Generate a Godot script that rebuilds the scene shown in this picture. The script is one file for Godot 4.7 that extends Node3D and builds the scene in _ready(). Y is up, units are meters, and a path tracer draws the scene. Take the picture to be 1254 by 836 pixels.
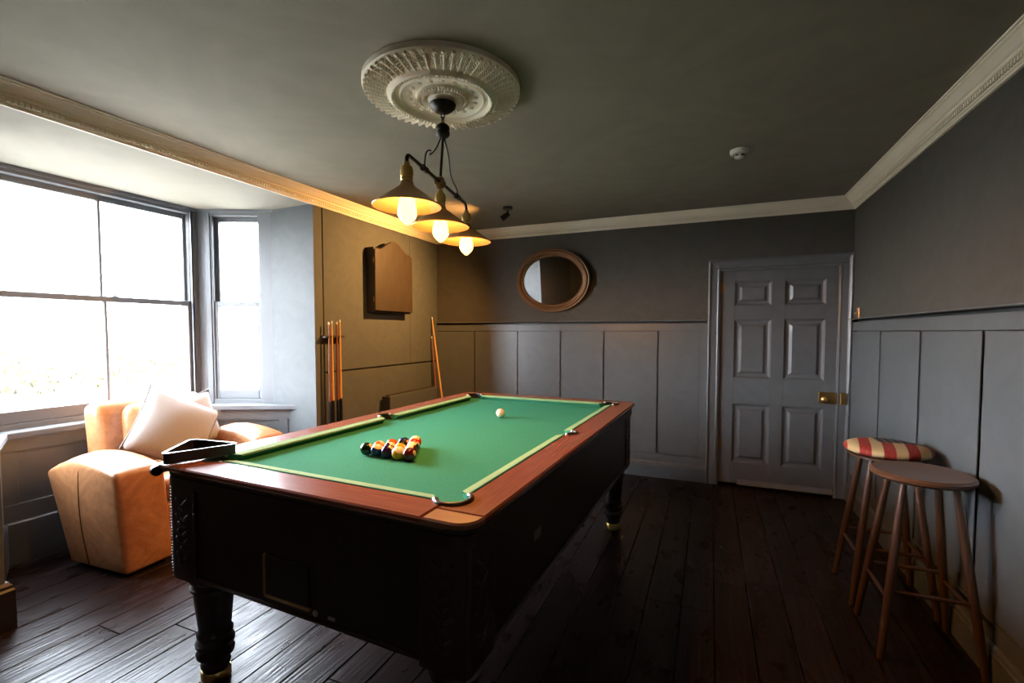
extends Node3D
# A pub-style games room: pool table, bay window, panelled walls, pendant lamps.

const XL := -2.70      # alcove wall
const XR := 1.0        # right wall
const ZF := -4.325     # far wall
const ZB := 0.66       # wall behind the camera
const H := 2.32        # ceiling
const BAY_A := -0.975   # near cheek of the bay
const BAY_B := -2.63   # far cheek of the bay
const BAY_H := 2.235   # bay ceiling

var M := {}
var used := {}
var rng := RandomNumberGenerator.new()

# ------------------------------------------------------------------ node helpers
func numbered(called: String) -> String:
	if not used.has(called):
		used[called] = 0
		return called
	used[called] += 1
	return "%s_%03d" % [called, used[called]]

func tag(o: Node, label: String, category: String, group := "", kind := "") -> Node:
	o.set_meta("label", label)
	o.set_meta("category", category)
	if group != "":
		o.set_meta("group", group)
	if kind != "":
		o.set_meta("kind", kind)
	return o

func thing(called: String, label: String, category: String, at := Vector3.ZERO, turn := 0.0, group := "", kind := "") -> Node3D:
	var o := Node3D.new()
	o.name = numbered(called)
	add_child(o)
	o.position = at
	o.rotation.y = turn
	tag(o, label, category, group, kind)
	return o

func part(called: String, mesh: Mesh, mat: Material, parent: Node, label := "") -> MeshInstance3D:
	var o := MeshInstance3D.new()
	o.name = called
	o.mesh = mesh
	o.material_override = mat
	parent.add_child(o, true)
	if label != "":
		o.set_meta("label", label)
	return o

func single(called: String, mesh: Mesh, mat: Material, label: String, category: String, at := Vector3.ZERO, turn := 0.0, group := "", kind := "") -> MeshInstance3D:
	var o := MeshInstance3D.new()
	o.name = numbered(called)
	o.mesh = mesh
	o.material_override = mat
	add_child(o)
	o.position = at
	o.rotation.y = turn
	tag(o, label, category, group, kind)
	return o

# ------------------------------------------------------------------ mesh helpers
func nst() -> SurfaceTool:
	var st := SurfaceTool.new()
	st.begin(Mesh.PRIMITIVE_TRIANGLES)
	st.set_smooth_group(-1)
	return st

func fin(st: SurfaceTool) -> ArrayMesh:
	st.generate_normals()
	return st.commit()

func tri(st: SurfaceTool, a: Vector3, b: Vector3, c: Vector3, out: Vector3) -> void:
	if (b - a).cross(c - a).dot(out) > 0.0:   # front faces run clockwise
		st.add_vertex(a); st.add_vertex(c); st.add_vertex(b)
	else:
		st.add_vertex(a); st.add_vertex(b); st.add_vertex(c)

func poly(st: SurfaceTool, pts: Array, out: Vector3) -> void:
	for i in range(1, pts.size() - 1):
		tri(st, pts[0], pts[i], pts[i + 1], out)

func bx(st: SurfaceTool, c: Vector3, s: Vector3, ch := 0.0, b := Basis()) -> void:
	var h := s * 0.5
	ch = minf(ch, minf(h.x, minf(h.y, h.z)) * 0.9)
	st.set_smooth_group(-1)
	for ax in 3:
		var u := (ax + 1) % 3
		var v := (ax + 2) % 3
		for sg in [-1.0, 1.0]:
			var pts := []
			for k in [[-1.0, -1.0], [1.0, -1.0], [1.0, 1.0], [-1.0, 1.0]]:
				var q := Vector3.ZERO
				q[ax] = sg * h[ax]
				q[u] = k[0] * (h[u] - ch)
				q[v] = k[1] * (h[v] - ch)
				pts.append(c + b * q)
			var n := Vector3.ZERO
			n[ax] = sg
			poly(st, pts, b * n)
	if ch <= 0.0:
		return
	for ax in 3:
		var u := (ax + 1) % 3
		var v := (ax + 2) % 3
		for su in [-1.0, 1.0]:
			for sv in [-1.0, 1.0]:
				var pts := []
				for k in [[-1.0, 0], [1.0, 0], [1.0, 1], [-1.0, 1]]:
					var q := Vector3.ZERO
					q[ax] = k[0] * (h[ax] - ch)
					q[u] = su * (h[u] - (ch if k[1] == 1 else 0.0))
					q[v] = sv * (h[v] - (0.0 if k[1] == 1 else ch))
					pts.append(c + b * q)
				var n := Vector3.ZERO
				n[u] = su
				n[v] = sv
				poly(st, pts, b * n)
	for sx in [-1.0, 1.0]:
		for sy in [-1.0, 1.0]:
			for sz in [-1.0, 1.0]:
				var d := Vector3(sx, sy, sz)
				var k := h - Vector3(ch, ch, ch)
				tri(st, c + b * (d * Vector3(h.x, k.y, k.z)), c + b * (d * Vector3(k.x, h.y, k.z)), c + b * (d * Vector3(k.x, k.y, h.z)), b * d)

func box_mesh(c: Vector3, s: Vector3, ch := 0.0) -> ArrayMesh:
	var st := nst()
	bx(st, c, s, ch)
	return fin(st)

# profile (radius, height) runs bottom to top along the outside
func lathe(st: SurfaceTool, prof: Array, seg := 24, o := Vector3.ZERO, b := Basis(), sx := 1.0, sz := 1.0) -> void:
	var g := 1
	for i in range(prof.size() - 1):
		var p0: Vector2 = prof[i]
		var p1: Vector2 = prof[i + 1]
		var d := p1 - p0
		if d.length() < 1e-6:
			continue
		if i > 0:
			var pd: Vector2 = p0 - prof[i - 1]
			if pd.length() > 1e-6 and absf(pd.angle_to(d)) > 0.75:
				g += 1
		st.set_smooth_group(g)
		var n2 := Vector2(d.y, -d.x)
		for k in seg:
			var a0 := TAU * k / seg
			var a1 := TAU * (k + 1) / seg
			if k == seg - 1:
				a1 = 0.0
			var am := TAU * (k + 0.5) / seg
			var q := []
			for e in [[p0, a0], [p0, a1], [p1, a1], [p1, a0]]:
				var r: float = e[0].x
				q.append(o + b * Vector3(r * cos(e[1]) * sx, e[0].y, r * sin(e[1]) * sz))
			var out := b * Vector3(cos(am) * n2.x, n2.y, sin(am) * n2.x)
			if p0.x < 1e-6:
				tri(st, q[0], q[2], q[3], out)
			elif p1.x < 1e-6:
				tri(st, q[0], q[1], q[2], out)
			else:
				poly(st, q, out)
	st.set_smooth_group(-1)

func tube(st: SurfaceTool, path: Array, rad, seg := 8, caps := true) -> void:
	var n := path.size()
	var rings := []
	var t0: Vector3 = (path[1] - path[0]).normalized()
	var u := t0.cross(Vector3.UP if absf(t0.y) < 0.9 else Vector3.RIGHT).normalized()
	for i in n:
		var t: Vector3
		if i == 0:
			t = (path[1] - path[0]).normalized()
		elif i == n - 1:
			t = (path[n - 1] - path[n - 2]).normalized()
		else:
			t = (path[i + 1] - path[i - 1]).normalized()
		u = (u - t * u.dot(t)).normalized()
		var v := t.cross(u)
		var r: float = rad[i] if rad is Array else rad
		var ring := []
		for k in seg:
			var a := TAU * k / seg
			ring.append(path[i] + (u * cos(a) + v * sin(a)) * r)
		rings.append(ring)
	st.set_smooth_group(1)
	for i in n - 1:
		for k in seg:
			var k1 := (k + 1) % seg
			var out: Vector3 = (rings[i][k] + rings[i][k1]) * 0.5 - path[i]
			poly(st, [rings[i][k], rings[i][k1], rings[i + 1][k1], rings[i + 1][k]], out)
	st.set_smooth_group(-1)
	if caps:
		poly(st, rings[0], path[0] - path[1])
		poly(st, rings[n - 1], path[n - 1] - path[n - 2])

func smooth_path(pts: Array, sub := 6) -> Array:
	var out := []
	for i in pts.size() - 1:
		var p0: Vector3 = pts[maxi(i - 1, 0)]
		var p1: Vector3 = pts[i]
		var p2: Vector3 = pts[i + 1]
		var p3: Vector3 = pts[mini(i + 2, pts.size() - 1)]
		for k in sub:
			out.append(p1.cubic_interpolate(p2, p0, p3, float(k) / sub))
	out.append(pts[pts.size() - 1])
	return out

# polygon in (x, z), extruded in y; chamfer on the top edge. b, o place it.
func prism(st: SurfaceTool, pg: PackedVector2Array, y0: float, y1: float, ch := 0.0, o := Vector3.ZERO, b := Basis(), side_group := -1) -> void:
	var p := pg.duplicate()
	if not Geometry2D.is_polygon_clockwise(p):
		p.reverse()
	var n := p.size()
	var inset := PackedVector2Array()
	var outn := []
	for i in n:
		var d: Vector2 = (p[(i + 1) % n] - p[i]).normalized()
		outn.append(d.orthogonal())
	var cen := Vector2.ZERO
	for q in p:
		cen += q / n
	# orthogonal() may point in or out: test with a point just beside the first edge
	var mid: Vector2 = (p[0] + p[1]) * 0.5
	if Geometry2D.is_point_in_polygon(mid + outn[0] * 1e-4, p):
		for i in n:
			outn[i] = -outn[i]
	for i in n:
		var a: Vector2 = outn[(i + n - 1) % n]
		var c: Vector2 = outn[i]
		var m := (a + c)
		var k := m.length_squared()
		inset.append(p[i] - m * (2.0 * ch / maxf(k, 0.3)) if ch > 0.0 else p[i])
	var P := func(q: Vector2, y: float) -> Vector3: return o + b * Vector3(q.x, y, q.y)
	st.set_smooth_group(side_group)
	for i in n:
		var j := (i + 1) % n
		var out := b * Vector3(outn[i].x, 0, outn[i].y)
		poly(st, [P.call(p[i], y0), P.call(p[j], y0), P.call(p[j], y1 - ch), P.call(p[i], y1 - ch)], out)
	st.set_smooth_group(-1)
	if ch > 0.0:
		for i in n:
			var j := (i + 1) % n
			poly(st, [P.call(p[i], y1 - ch), P.call(p[j], y1 - ch), P.call(inset[j], y1), P.call(inset[i], y1)], b * Vector3(outn[i].x, 1, outn[i].y))
	var t := Geometry2D.triangulate_polygon(inset)
	for i in range(0, t.size(), 3):
		tri(st, P.call(inset[t[i]], y1), P.call(inset[t[i + 1]], y1), P.call(inset[t[i + 2]], y1), b * Vector3.UP)
	t = Geometry2D.triangulate_polygon(p)
	for i in range(0, t.size(), 3):
		tri(st, P.call(p[t[i]], y0), P.call(p[t[i + 1]], y0), P.call(p[t[i + 2]], y0), b * Vector3.DOWN)

# profile of (distance from wall, height) run from a to bb; inward = room side; ma / mb mitre the ends (1 inside corner, -1 outside, 0 square)
func run(st: SurfaceTool, prof: Array, a: Vector3, bb: Vector3, inward: Vector3, ma := 0.0, mb := 0.0) -> void:
	var d := (bb - a).normalized()
	var n := prof.size()
	var A := []
	var B := []
	for q in prof:
		A.append(a + inward * q.x + Vector3.UP * q.y + d * q.x * ma)
		B.append(bb + inward * q.x + Vector3.UP * q.y - d * q.x * mb)
	var area := 0.0
	for i in n:
		var q0: Vector2 = prof[i]
		var q1: Vector2 = prof[(i + 1) % n]
		area += q0.cross(q1)
	for i in n:
		var j := (i + 1) % n
		var e: Vector2 = prof[j] - prof[i]
		var on := Vector2(e.y, -e.x) * signf(area)
		poly(st, [A[i], A[j], B[j], B[i]], inward * on.x + Vector3.UP * on.y)
	var pg := PackedVector2Array(prof)
	var t := Geometry2D.triangulate_polygon(pg)
	for i in range(0, t.size(), 3):
		tri(st, A[t[i]], A[t[i + 1]], A[t[i + 2]], -d)
		tri(st, B[t[i]], B[t[i + 1]], B[t[i + 2]], d)

# rounded, subdivided box; bulge pushes each face outwards in the middle
func rbox(st: SurfaceTool, c: Vector3, s: Vector3, r: float, bulge := Vector3.ZERO, b := Basis(), n := 10, shaper = null) -> void:
	var h := s * 0.5
	var inner := h - Vector3(r, r, r)
	st.set_smooth_group(1)
	for ax in 3:
		var u := (ax + 1) % 3
		var v := (ax + 2) % 3
		for sg in [-1.0, 1.0]:
			var grid := []
			for i in n + 1:
				var row := []
				for j in n + 1:
					var q := Vector3.ZERO
					q[ax] = sg
					# more points near the rounded edges
					q[u] = edge_spread(float(i) / n * 2.0 - 1.0, r / h[u])
					q[v] = edge_spread(float(j) / n * 2.0 - 1.0, r / h[v])
					var p := q * h
					var cl := p.clamp(-inner, inner)
					var dv := p - cl
					if dv.length() > 1e-9:
						var m := maxf(absf(dv.x), maxf(absf(dv.y), absf(dv.z)))
						dv = dv.normalized() * m
					p = cl + dv
					var w := p / h
					var bl := Vector3((1 - w.y * w.y) * (1 - w.z * w.z) * w.x, (1 - w.x * w.x) * (1 - w.z * w.z) * w.y, (1 - w.x * w.x) * (1 - w.y * w.y) * w.z)
					p += bl * bulge
					if shaper != null:
						p = shaper.call(p, w)
					row.append((c + b * p).snapped(Vector3(1e-5, 1e-5, 1e-5)))
				grid.append(row)
			var nn := Vector3.ZERO
			nn[ax] = sg
			for i in n:
				for j in n:
					poly(st, [grid[i][j], grid[i + 1][j], grid[i + 1][j + 1], grid[i][j + 1]], b * nn)
	st.set_smooth_group(-1)

func edge_spread(t: float, rr: float) -> float:
	# half of the steps go to the rounded border
	var a := absf(t)
	var k := 0.55
	var res := a / k * (1.0 - rr) if a < k else 1.0 - rr + (a - k) / (1.0 - k) * rr
	return res * signf(t)

func ellipse(cx: float, cy: float, rx: float, ry: float, n := 32) -> PackedVector2Array:
	var p := PackedVector2Array()
	for i in n:
		p.append(Vector2(cx + rx * cos(TAU * i / n), cy + ry * sin(TAU * i / n)))
	return p

# ------------------------------------------------------------------ materials
func lin(r: float, g: float, b: float) -> Color:
	return Color(r, g, b).linear_to_srgb()

func mat(c: Color, rough := 0.6, metal := 0.0) -> StandardMaterial3D:
	var m := StandardMaterial3D.new()
	m.albedo_color = c
	m.roughness = rough
	m.metallic = metal
	return m

func noise_img(w: int, h: int, freq: float, sd: int, fx := 1.0, fy := 1.0, oct := 4) -> Image:
	var n := FastNoiseLite.new()
	n.seed = sd
	n.noise_type = FastNoiseLite.TYPE_SIMPLEX_SMOOTH
	n.frequency = 1.0
	n.fractal_octaves = oct
	var im := Image.create(w, h, false, Image.FORMAT_RGB8)
	# tileable: walk a torus
	var r := freq / TAU
	for y in h:
		for x in w:
			var a := TAU * x / w
			var b := TAU * y / h
			var v := n.get_noise_3d(cos(a) * r * fx + 7.0, sin(a) * r * fx + sin(b) * r * fy * 1.31, cos(b) * r * fy + 3.0)
			v = clampf(v * 0.75 + 0.5, 0, 1)
			im.set_pixel(x, y, Color(v, v, v))
	return im

func ramp_tex(src: Image, c0: Color, c1: Color) -> ImageTexture:
	var im := Image.create(src.get_width(), src.get_height(), true, Image.FORMAT_RGB8)
	for y in src.get_height():
		for x in src.get_width():
			im.set_pixel(x, y, c0.lerp(c1, src.get_pixel(x, y).r))
	im.generate_mipmaps()
	return ImageTexture.create_from_image(im)

func gray_tex(src: Image, lo: float, hi: float) -> ImageTexture:
	return ramp_tex(src, Color(lo, lo, lo), Color(hi, hi, hi))

func normal_tex(src: Image, strength: float) -> ImageTexture:
	var im := src.duplicate() as Image
	im.convert(Image.FORMAT_RGBA8)
	im.bump_map_to_normal_map(strength)
	return ImageTexture.create_from_image(im)

func tri_map(m: StandardMaterial3D, sc: Vector3, world := true) -> StandardMaterial3D:
	m.uv1_triplanar = true
	m.uv1_world_triplanar = world
	m.uv1_scale = sc
	m.uv1_triplanar_sharpness = 4.0
	return m

func wood(c0: Color, c1: Color, grain: Image, rough: float, sc: Vector3, coat := 0.0, off := Vector3.ZERO) -> StandardMaterial3D:
	var m := mat(Color.WHITE, 1.0)
	m.albedo_texture = ramp_tex(grain, c0, c1)
	m.roughness = rough
	tri_map(m, sc)
	m.uv1_offset = off
	if coat > 0.0:
		m.clearcoat_enabled = true
		m.clearcoat = coat
		m.clearcoat_roughness = 0.12
	return m

func make_materials() -> void:
	var fine := noise_img(256, 256, 24.0, 11)
	var soft := noise_img(256, 256, 6.0, 12)
	var grain := noise_img(256, 256, 10.0, 13, 4.0, 0.35)      # streaks along v
	var grain_x := grain.duplicate() as Image
	grain_x.rotate_90(CLOCKWISE)
	# paint
	var paint_c := lin(0.078, 0.085, 0.089)
	var m := mat(Color.WHITE, 0.75)
	m.metallic_specular = 0.3
	m.albedo_texture = ramp_tex(soft, lin(0.074, 0.081, 0.084), lin(0.088, 0.093, 0.095))
	m.normal_enabled = true
	m.normal_texture = normal_tex(fine, 3.0)
	m.normal_scale = 0.05
	tri_map(m, Vector3(1.7, 1.7, 1.7))
	M.paint = m
	M.paint_flat = mat(paint_c, 0.45)
	m = m.duplicate()
	m.albedo_texture = ramp_tex(soft, lin(0.068, 0.064, 0.055), lin(0.080, 0.075, 0.064))
	m.roughness = 0.6
	M.paint_upper = m
	m = mat(Color.WHITE, 0.34)
	m.albedo_texture = ramp_tex(soft, lin(0.092, 0.101, 0.107), lin(0.108, 0.116, 0.122))
	tri_map(m, Vector3(1.3, 1.3, 1.3))
	M.panel = m
	M.frame = mat(lin(0.135, 0.142, 0.150), 0.5)
	M.frame.metallic_specular = 0.3
	m = mat(Color.WHITE, 0.85)
	m.albedo_texture = ramp_tex(soft, lin(0.212, 0.187, 0.140), lin(0.245, 0.216, 0.164))
	tri_map(m, Vector3(0.8, 0.8, 0.8))
	M.ceiling = m
	m = m.duplicate()
	m.albedo_texture = ramp_tex(soft, lin(0.190, 0.170, 0.136), lin(0.217, 0.195, 0.157))
	M.bay_ceiling = m
	M.plaster_white = mat(lin(0.82, 0.74, 0.60), 0.7)
	# floor
	M.planks = []
	for i in 6:
		var t := rng.randf_range(0.75, 1.3)
		var w := wood(lin(0.010 * t, 0.006 * t, 0.006 * t), lin(0.030 * t, 0.017 * t, 0.016 * t), grain, 0.34, Vector3(1.5, 1.5, 0.8), 0.0, Vector3(i * 0.17, 0, i * 0.31))
		w.roughness_texture = gray_tex(soft, 0.25, 0.36)
		w.roughness = 1.0
		w.normal_enabled = true
		w.normal_texture = normal_tex(grain, 5.0)
		w.normal_scale = 0.10
		w.metallic_specular = 0.25
		M.planks.append(w)
	# table woods
	M.mahog_z = wood(lin(0.15, 0.048, 0.029), lin(0.22, 0.075, 0.046), grain, 0.27, Vector3(3, 3, 1.2))
	M.mahog_x = wood(lin(0.15, 0.048, 0.029), lin(0.22, 0.075, 0.046), grain_x, 0.27, Vector3(1.2, 3, 3))
	M.mahog_pale = wood(lin(0.15, 0.056, 0.026), lin(0.20, 0.078, 0.036), grain_x, 0.4, Vector3(3, 3, 3))
	M.mahog_x.metallic_specular = 0.25
	M.mahog_z.metallic_specular = 0.4
	M.ebony = wood(lin(0.007, 0.0048, 0.0042), lin(0.018, 0.011, 0.009), grain, 0.38, Vector3(2, 1, 2))
	M.post_wood = wood(lin(0.016, 0.008, 0.006), lin(0.034, 0.016, 0.011), grain, 0.4, Vector3(3, 1.5, 3))
	M.black = mat(lin(0.008, 0.008, 0.009), 0.35)
	M.black_soft = mat(lin(0.010, 0.010, 0.011), 0.6)
	M.leather_black = mat(lin(0.012, 0.010, 0.010), 0.4)
	M.pocket_rim = mat(lin(0.05, 0.035, 0.03), 0.3, 0.4)
	M.steel = mat(lin(0.55, 0.55, 0.55), 0.28, 1.0)
	M.brass = mat(lin(0.62, 0.42, 0.14), 0.32, 1.0)
	M.brass_dull = mat(lin(0.30, 0.19, 0.07), 0.42, 1.0)
	M.brass_trim = mat(lin(0.42, 0.26, 0.09), 0.5, 0.3)
	M.copper = mat(lin(0.72, 0.36, 0.16), 0.3, 1.0)
	# baize
	m = mat(Color.WHITE, 0.95)
	m.albedo_texture = ramp_tex(noise_img(256, 256, 40.0, 21), lin(0.032, 0.185, 0.108), lin(0.044, 0.22, 0.134))
	m.metallic_specular = 0.15
	tri_map(m, Vector3(2.5, 2.5, 2.5))
	M.baize = m
	M.baize_pale = mat(lin(0.19, 0.33, 0.14), 0.9)  # paler yellow-green cloth for the cushion tops
	# armchair
	m = mat(Color.WHITE, 0.33)
	m.albedo_texture = ramp_tex(noise_img(256, 256, 9.0, 31), lin(0.30, 0.118, 0.045), lin(0.45, 0.205, 0.090))
	m.normal_enabled = true
	m.normal_texture = normal_tex(noise_img(256, 256, 30.0, 32), 4.0)
	m.normal_scale = 0.08
	tri_map(m, Vector3(2.0, 2.0, 2.0))
	M.leather = m
	M.seam = mat(lin(0.13, 0.055, 0.02), 0.5)
	m = mat(Color.WHITE, 0.9)
	m.albedo_texture = ramp_tex(noise_img(256, 256, 60.0, 33), lin(0.30, 0.275, 0.26), lin(0.40, 0.37, 0.355))
	tri_map(m, Vector3(4, 4, 4))
	M.linen = m
	M.piping = mat(lin(0.16, 0.14, 0.13), 0.8)
	# assorted
	M.oak = wood(lin(0.018, 0.012, 0.008), lin(0.056, 0.039, 0.026), grain, 0.5, Vector3(6, 1.4, 6))
	M.dark_oak = wood(lin(0.012, 0.008, 0.006), lin(0.025, 0.016, 0.011), grain, 0.5, Vector3(4, 1.4, 4))
	M.ash = wood(lin(0.52, 0.27, 0.09), lin(0.66, 0.38, 0.14), grain, 0.35, Vector3(6, 1.2, 6), 0.3)
	M.red_ash = wood(lin(0.16, 0.055, 0.03), lin(0.24, 0.09, 0.05), grain, 0.35, Vector3(6, 1.2, 6), 0.3)
	M.stool_seat = wood(lin(0.075, 0.032, 0.014), lin(0.17, 0.075, 0.032), grain_x, 0.3, Vector3(2.2, 4, 5), 0.3)
	M.stool_leg = wood(lin(0.05, 0.024, 0.012), lin(0.10, 0.05, 0.026), grain, 0.35, Vector3(6, 1.5, 6), 0.2)
	M.gilt = wood(lin(0.11, 0.050, 0.014), lin(0.21, 0.10, 0.030), fine, 0.4, Vector3(5, 5, 5))
	M.gilt.metallic = 0.35
	M.mirror = mat(lin(0.82, 0.83, 0.82), 0.02, 1.0)
	M.shade_out = mat(lin(0.42, 0.23, 0.07), 0.42, 0.35)
	M.shade_in = mat(lin(0.058, 0.028, 0.010), 0.55, 0.0)
	M.iron = mat(lin(0.018, 0.014, 0.011), 0.45, 0.3)
	M.white_plastic = mat(lin(0.55, 0.54, 0.50), 0.5)
	M.grille = mat(lin(0.035, 0.032, 0.03), 0.5)
	m = mat(lin(0.8, 0.9, 1.0), 0.02)
	m.transparency = BaseMaterial3D.TRANSPARENCY_ALPHA
	m.albedo_color.a = 0.05
	M.glass = m
	m = mat(Color(1, 0.85, 0.6), 0.4)
	m.emission_enabled = true
	m.emission = Color(1.0, 0.72, 0.34)
	m.emission_energy_multiplier = 7.0
	M.bulb = m
	M.gravel = mat(lin(0.22, 0.205, 0.175), 0.95)
	M.lawn = mat(lin(0.22, 0.26, 0.10), 0.95)
	m = mat(lin(0.125, 0.108, 0.045), 0.8)
	M.leaf = m
	M.twig = mat(lin(0.10, 0.085, 0.05), 0.9)
	M.stone = mat(lin(0.3, 0.28, 0.25), 0.9)

# ------------------------------------------------------------------ scene
func _ready() -> void:
	rng.seed = 4711
	set_view_and_light()
	make_materials()
	build_shell()
	build_bay()
	build_door()
	build_cornice()
	build_table()
	build_balls()
	build_pendant()
	build_armchair()
	build_stools()
	build_alcove_things()
	build_mirror()
	build_small_things()
	build_outside()

func set_view_and_light() -> void:
	var cam := Camera3D.new()
	cam.name = "camera"
	add_child(cam)
	cam.position = Vector3(0, 1.3, 0)
	cam.rotation = Vector3(deg_to_rad(-2.507), deg_to_rad(22.93), 0)
	cam.near = 0.05
	cam.far = 300.0
	var f := 573.07
	cam.set_frustum(836.0 / f * cam.near, Vector2(0, 13.1 / f * cam.near), cam.near, cam.far)
	cam.current = true
	var we := WorldEnvironment.new()
	we.name = "environment"
	var e := Environment.new()
	e.background_mode = Environment.BG_SKY
	var sky := Sky.new()
	var sm := ProceduralSkyMaterial.new()
	sm.sky_top_color = Color(0.90, 0.95, 1.0)
	sm.sky_horizon_color = Color(0.98, 0.985, 1.0)
	sm.ground_horizon_color = Color(0.7, 0.7, 0.66)
	sm.ground_bottom_color = Color(0.5, 0.5, 0.46)
	sm.sky_energy_multiplier = 6.6
	sm.ground_energy_multiplier = 2.4
	sky.sky_material = sm
	e.sky = sky
	e.tonemap_mode = Environment.TONE_MAPPER_LINEAR
	e.tonemap_exposure = 1.15
	e.sdfgi_enabled = true
	e.ssao_enabled = true
	e.ssil_enabled = true
	we.environment = e
	add_child(we)

# ---- shell -----------------------------------------------------------------
func build_shell() -> void:
	# floor: boards along z over a joisted slab
	var fl := thing("floor", "dark stained floorboards with glossy worn finish", "floor", Vector3.ZERO, 0, "", "structure")
	part("subfloor", box_mesh(Vector3(-1.32, -0.085, -1.83), Vector3(4.9, 0.12, 5.3)), M.black_soft, fl)
	var x := -3.66
	while x < XR:
		var w := rng.randf_range(0.135, 0.165)
		if x + w > XR:
			w = XR - x
		if w < 0.03:
			break
		var z0 := ZF if x > XL - 0.02 else BAY_B + 0.02
		var zend := ZB if x > XL - 0.28 else BAY_A
		var z := z0
		while z < zend - 0.01:
			var ln := rng.randf_range(1.6, 3.4)
			if zend - (z + ln) < 0.7:
				ln = zend - z
			var st := nst()
			var tilt := Basis(Vector3(0, 0, 1), rng.randf_range(-0.006, 0.006)) * Basis(Vector3(1, 0, 0), rng.randf_range(-0.0006, 0.0006))
			bx(st, Vector3.ZERO, Vector3(w - 0.004, 0.024, ln - 0.003), 0.002, tilt)
			var pl := part("plank", fin(st), M.planks[rng.randi() % 6], fl)
			pl.position = Vector3(x + w * 0.5, -0.0125 - rng.randf_range(0, 0.0008), z + ln * 0.5)
			z += ln
		x += w
	# ceiling
	single("ceiling", box_mesh(Vector3((XL + XR) * 0.5, H + 0.06, (ZF + ZB) * 0.5), Vector3(XR - XL + 0.5, 0.12, ZB - ZF + 0.5)), M.ceiling, "matt warm grey plaster ceiling above the pool table", "ceiling", Vector3.ZERO, 0, "", "structure")

	# far wall
	var wf := thing("wall_far", "dark grey panelled wall with the oval mirror and door", "wall", Vector3.ZERO, 0, "", "structure")
	var dl := -0.02
	part("backing", box_mesh(Vector3(-0.85, H * 0.5, ZF - 0.2), Vector3(4.6, H + 0.2, 0.12)), M.paint_flat, wf)
	part("backing", box_mesh(Vector3((XL + dl) * 0.5 - 0.2, 0.7, ZF - 0.105), Vector3(dl - XL + 0.4, 1.4, 0.07)), M.paint_flat, wf)
	part("plaster", box_mesh(Vector3((XL + dl) * 0.5 - 0.2, (1.392 + H) * 0.5, ZF - 0.06), Vector3(dl - XL + 0.4, H - 1.392, 0.12)), M.paint_upper, wf)
	part("plaster", box_mesh(Vector3((dl + XR) * 0.5 + 0.05, (1.89 + H) * 0.5, ZF - 0.06), Vector3(XR - dl + 0.1, H - 1.89, 0.12)), M.paint_upper, wf)
	var gx := [XL, -2.253, -1.768, -1.323, -0.906, -0.424, dl]
	for i in gx.size() - 1:
		var a: float = gx[i] + (0.006 if i > 0 else 0.0)
		var b: float = gx[i + 1] - 0.006
		if i == gx.size() - 2:
			b = -0.085
		part("panel", box_mesh(Vector3((a + b) * 0.5, 0.757, ZF - 0.004), Vector3(b - a, 1.090, 0.008)), M.panel, wf)
	part("frieze_board", box_mesh(Vector3((XL + dl) * 0.5, 1.339, ZF - 0.004), Vector3(dl - XL, 0.066, 0.016), 0.002), M.panel, wf)
	part("bottom_board", box_mesh(Vector3((XL + dl) * 0.5, 0.170, ZF - 0.004), Vector3(dl - XL, 0.078, 0.016), 0.002), M.panel, wf)
	part("end_board", box_mesh(Vector3(-0.051, 0.757, ZF - 0.002), Vector3(0.062, 1.094, 0.018), 0.002), M.panel, wf)
	var st := nst()
	var railp := [Vector2(0, 1.391), Vector2(0.026, 1.391), Vector2(0.028, 1.393), Vector2(0.026, 1.398), Vector2(0, 1.400)]
	run(st, railp, Vector3(XL, 0, ZF), Vector3(dl - 0.015, 0, ZF), Vector3(0, 0, 1), 0, 0)
	part("dado_rail", fin(st), M.panel, wf)

	# right wall
	var wr := thing("wall_right", "dark grey panelled wall behind the two stools", "wall", Vector3.ZERO, 0, "", "structure")
	part("backing", box_mesh(Vector3(XR + 0.12, H * 0.5, (ZF + ZB) * 0.5), Vector3(0.10, H + 0.2, ZB - ZF + 0.5)), M.paint_flat, wr)
	part("plaster", box_mesh(Vector3(XR + 0.035, (1.392 + H) * 0.5, (ZF + ZB) * 0.5), Vector3(0.07, H - 1.392, ZB - ZF)), M.paint_upper, wr)
	var gz := [ZF, -3.66, -3.044, -2.442, -1.83, -1.22, -0.61, 0.0, ZB]
	for i in gz.size() - 1:
		var a: float = gz[i] + (0.0125 if i > 0 else 0.0)
		var b: float = gz[i + 1] - 0.0125
		part("panel", box_mesh(Vector3(XR + 0.002, 0.757, (a + b) * 0.5), Vector3(0.004, 1.090, b - a)), M.panel, wr)
	part("frieze_board", box_mesh(Vector3(XR + 0.005, 1.339, (ZF + ZB) * 0.5), Vector3(0.016, 0.066, ZB - ZF), 0.002), M.panel, wr)
	part("bottom_board", box_mesh(Vector3(XR + 0.005, 0.170, (ZF + ZB) * 0.5), Vector3(0.016, 0.078, ZB - ZF), 0.002), M.panel, wr)
	st = nst()
	run(st, railp, Vector3(XR, 0, ZF), Vector3(XR, 0, ZB), Vector3(-1, 0, 0), 0, 0)
	part("dado_rail", fin(st), M.panel, wr)

	# left wall: alcove with the dartboard cabinet, bay opening, pier beside the camera
	var wl := thing("wall_left", "dark grey boarded alcove wall lit warm by the pendant lamps", "wall", Vector3.ZERO, 0, "", "structure")
	part("backing", box_mesh(Vector3(XL - 0.23, H * 0.5, (ZF + BAY_B) * 0.5 - 0.1), Vector3(0.43, H + 0.2, BAY_B - ZF + 0.2)), M.paint, wl)
	part("pier", box_mesh(Vector3(XL - 0.33, H * 0.5, (ZB + BAY_A) * 0.5 + 0.1), Vector3(0.44, H + 0.2, ZB - BAY_A + 0.2)), M.paint, wl)
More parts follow.
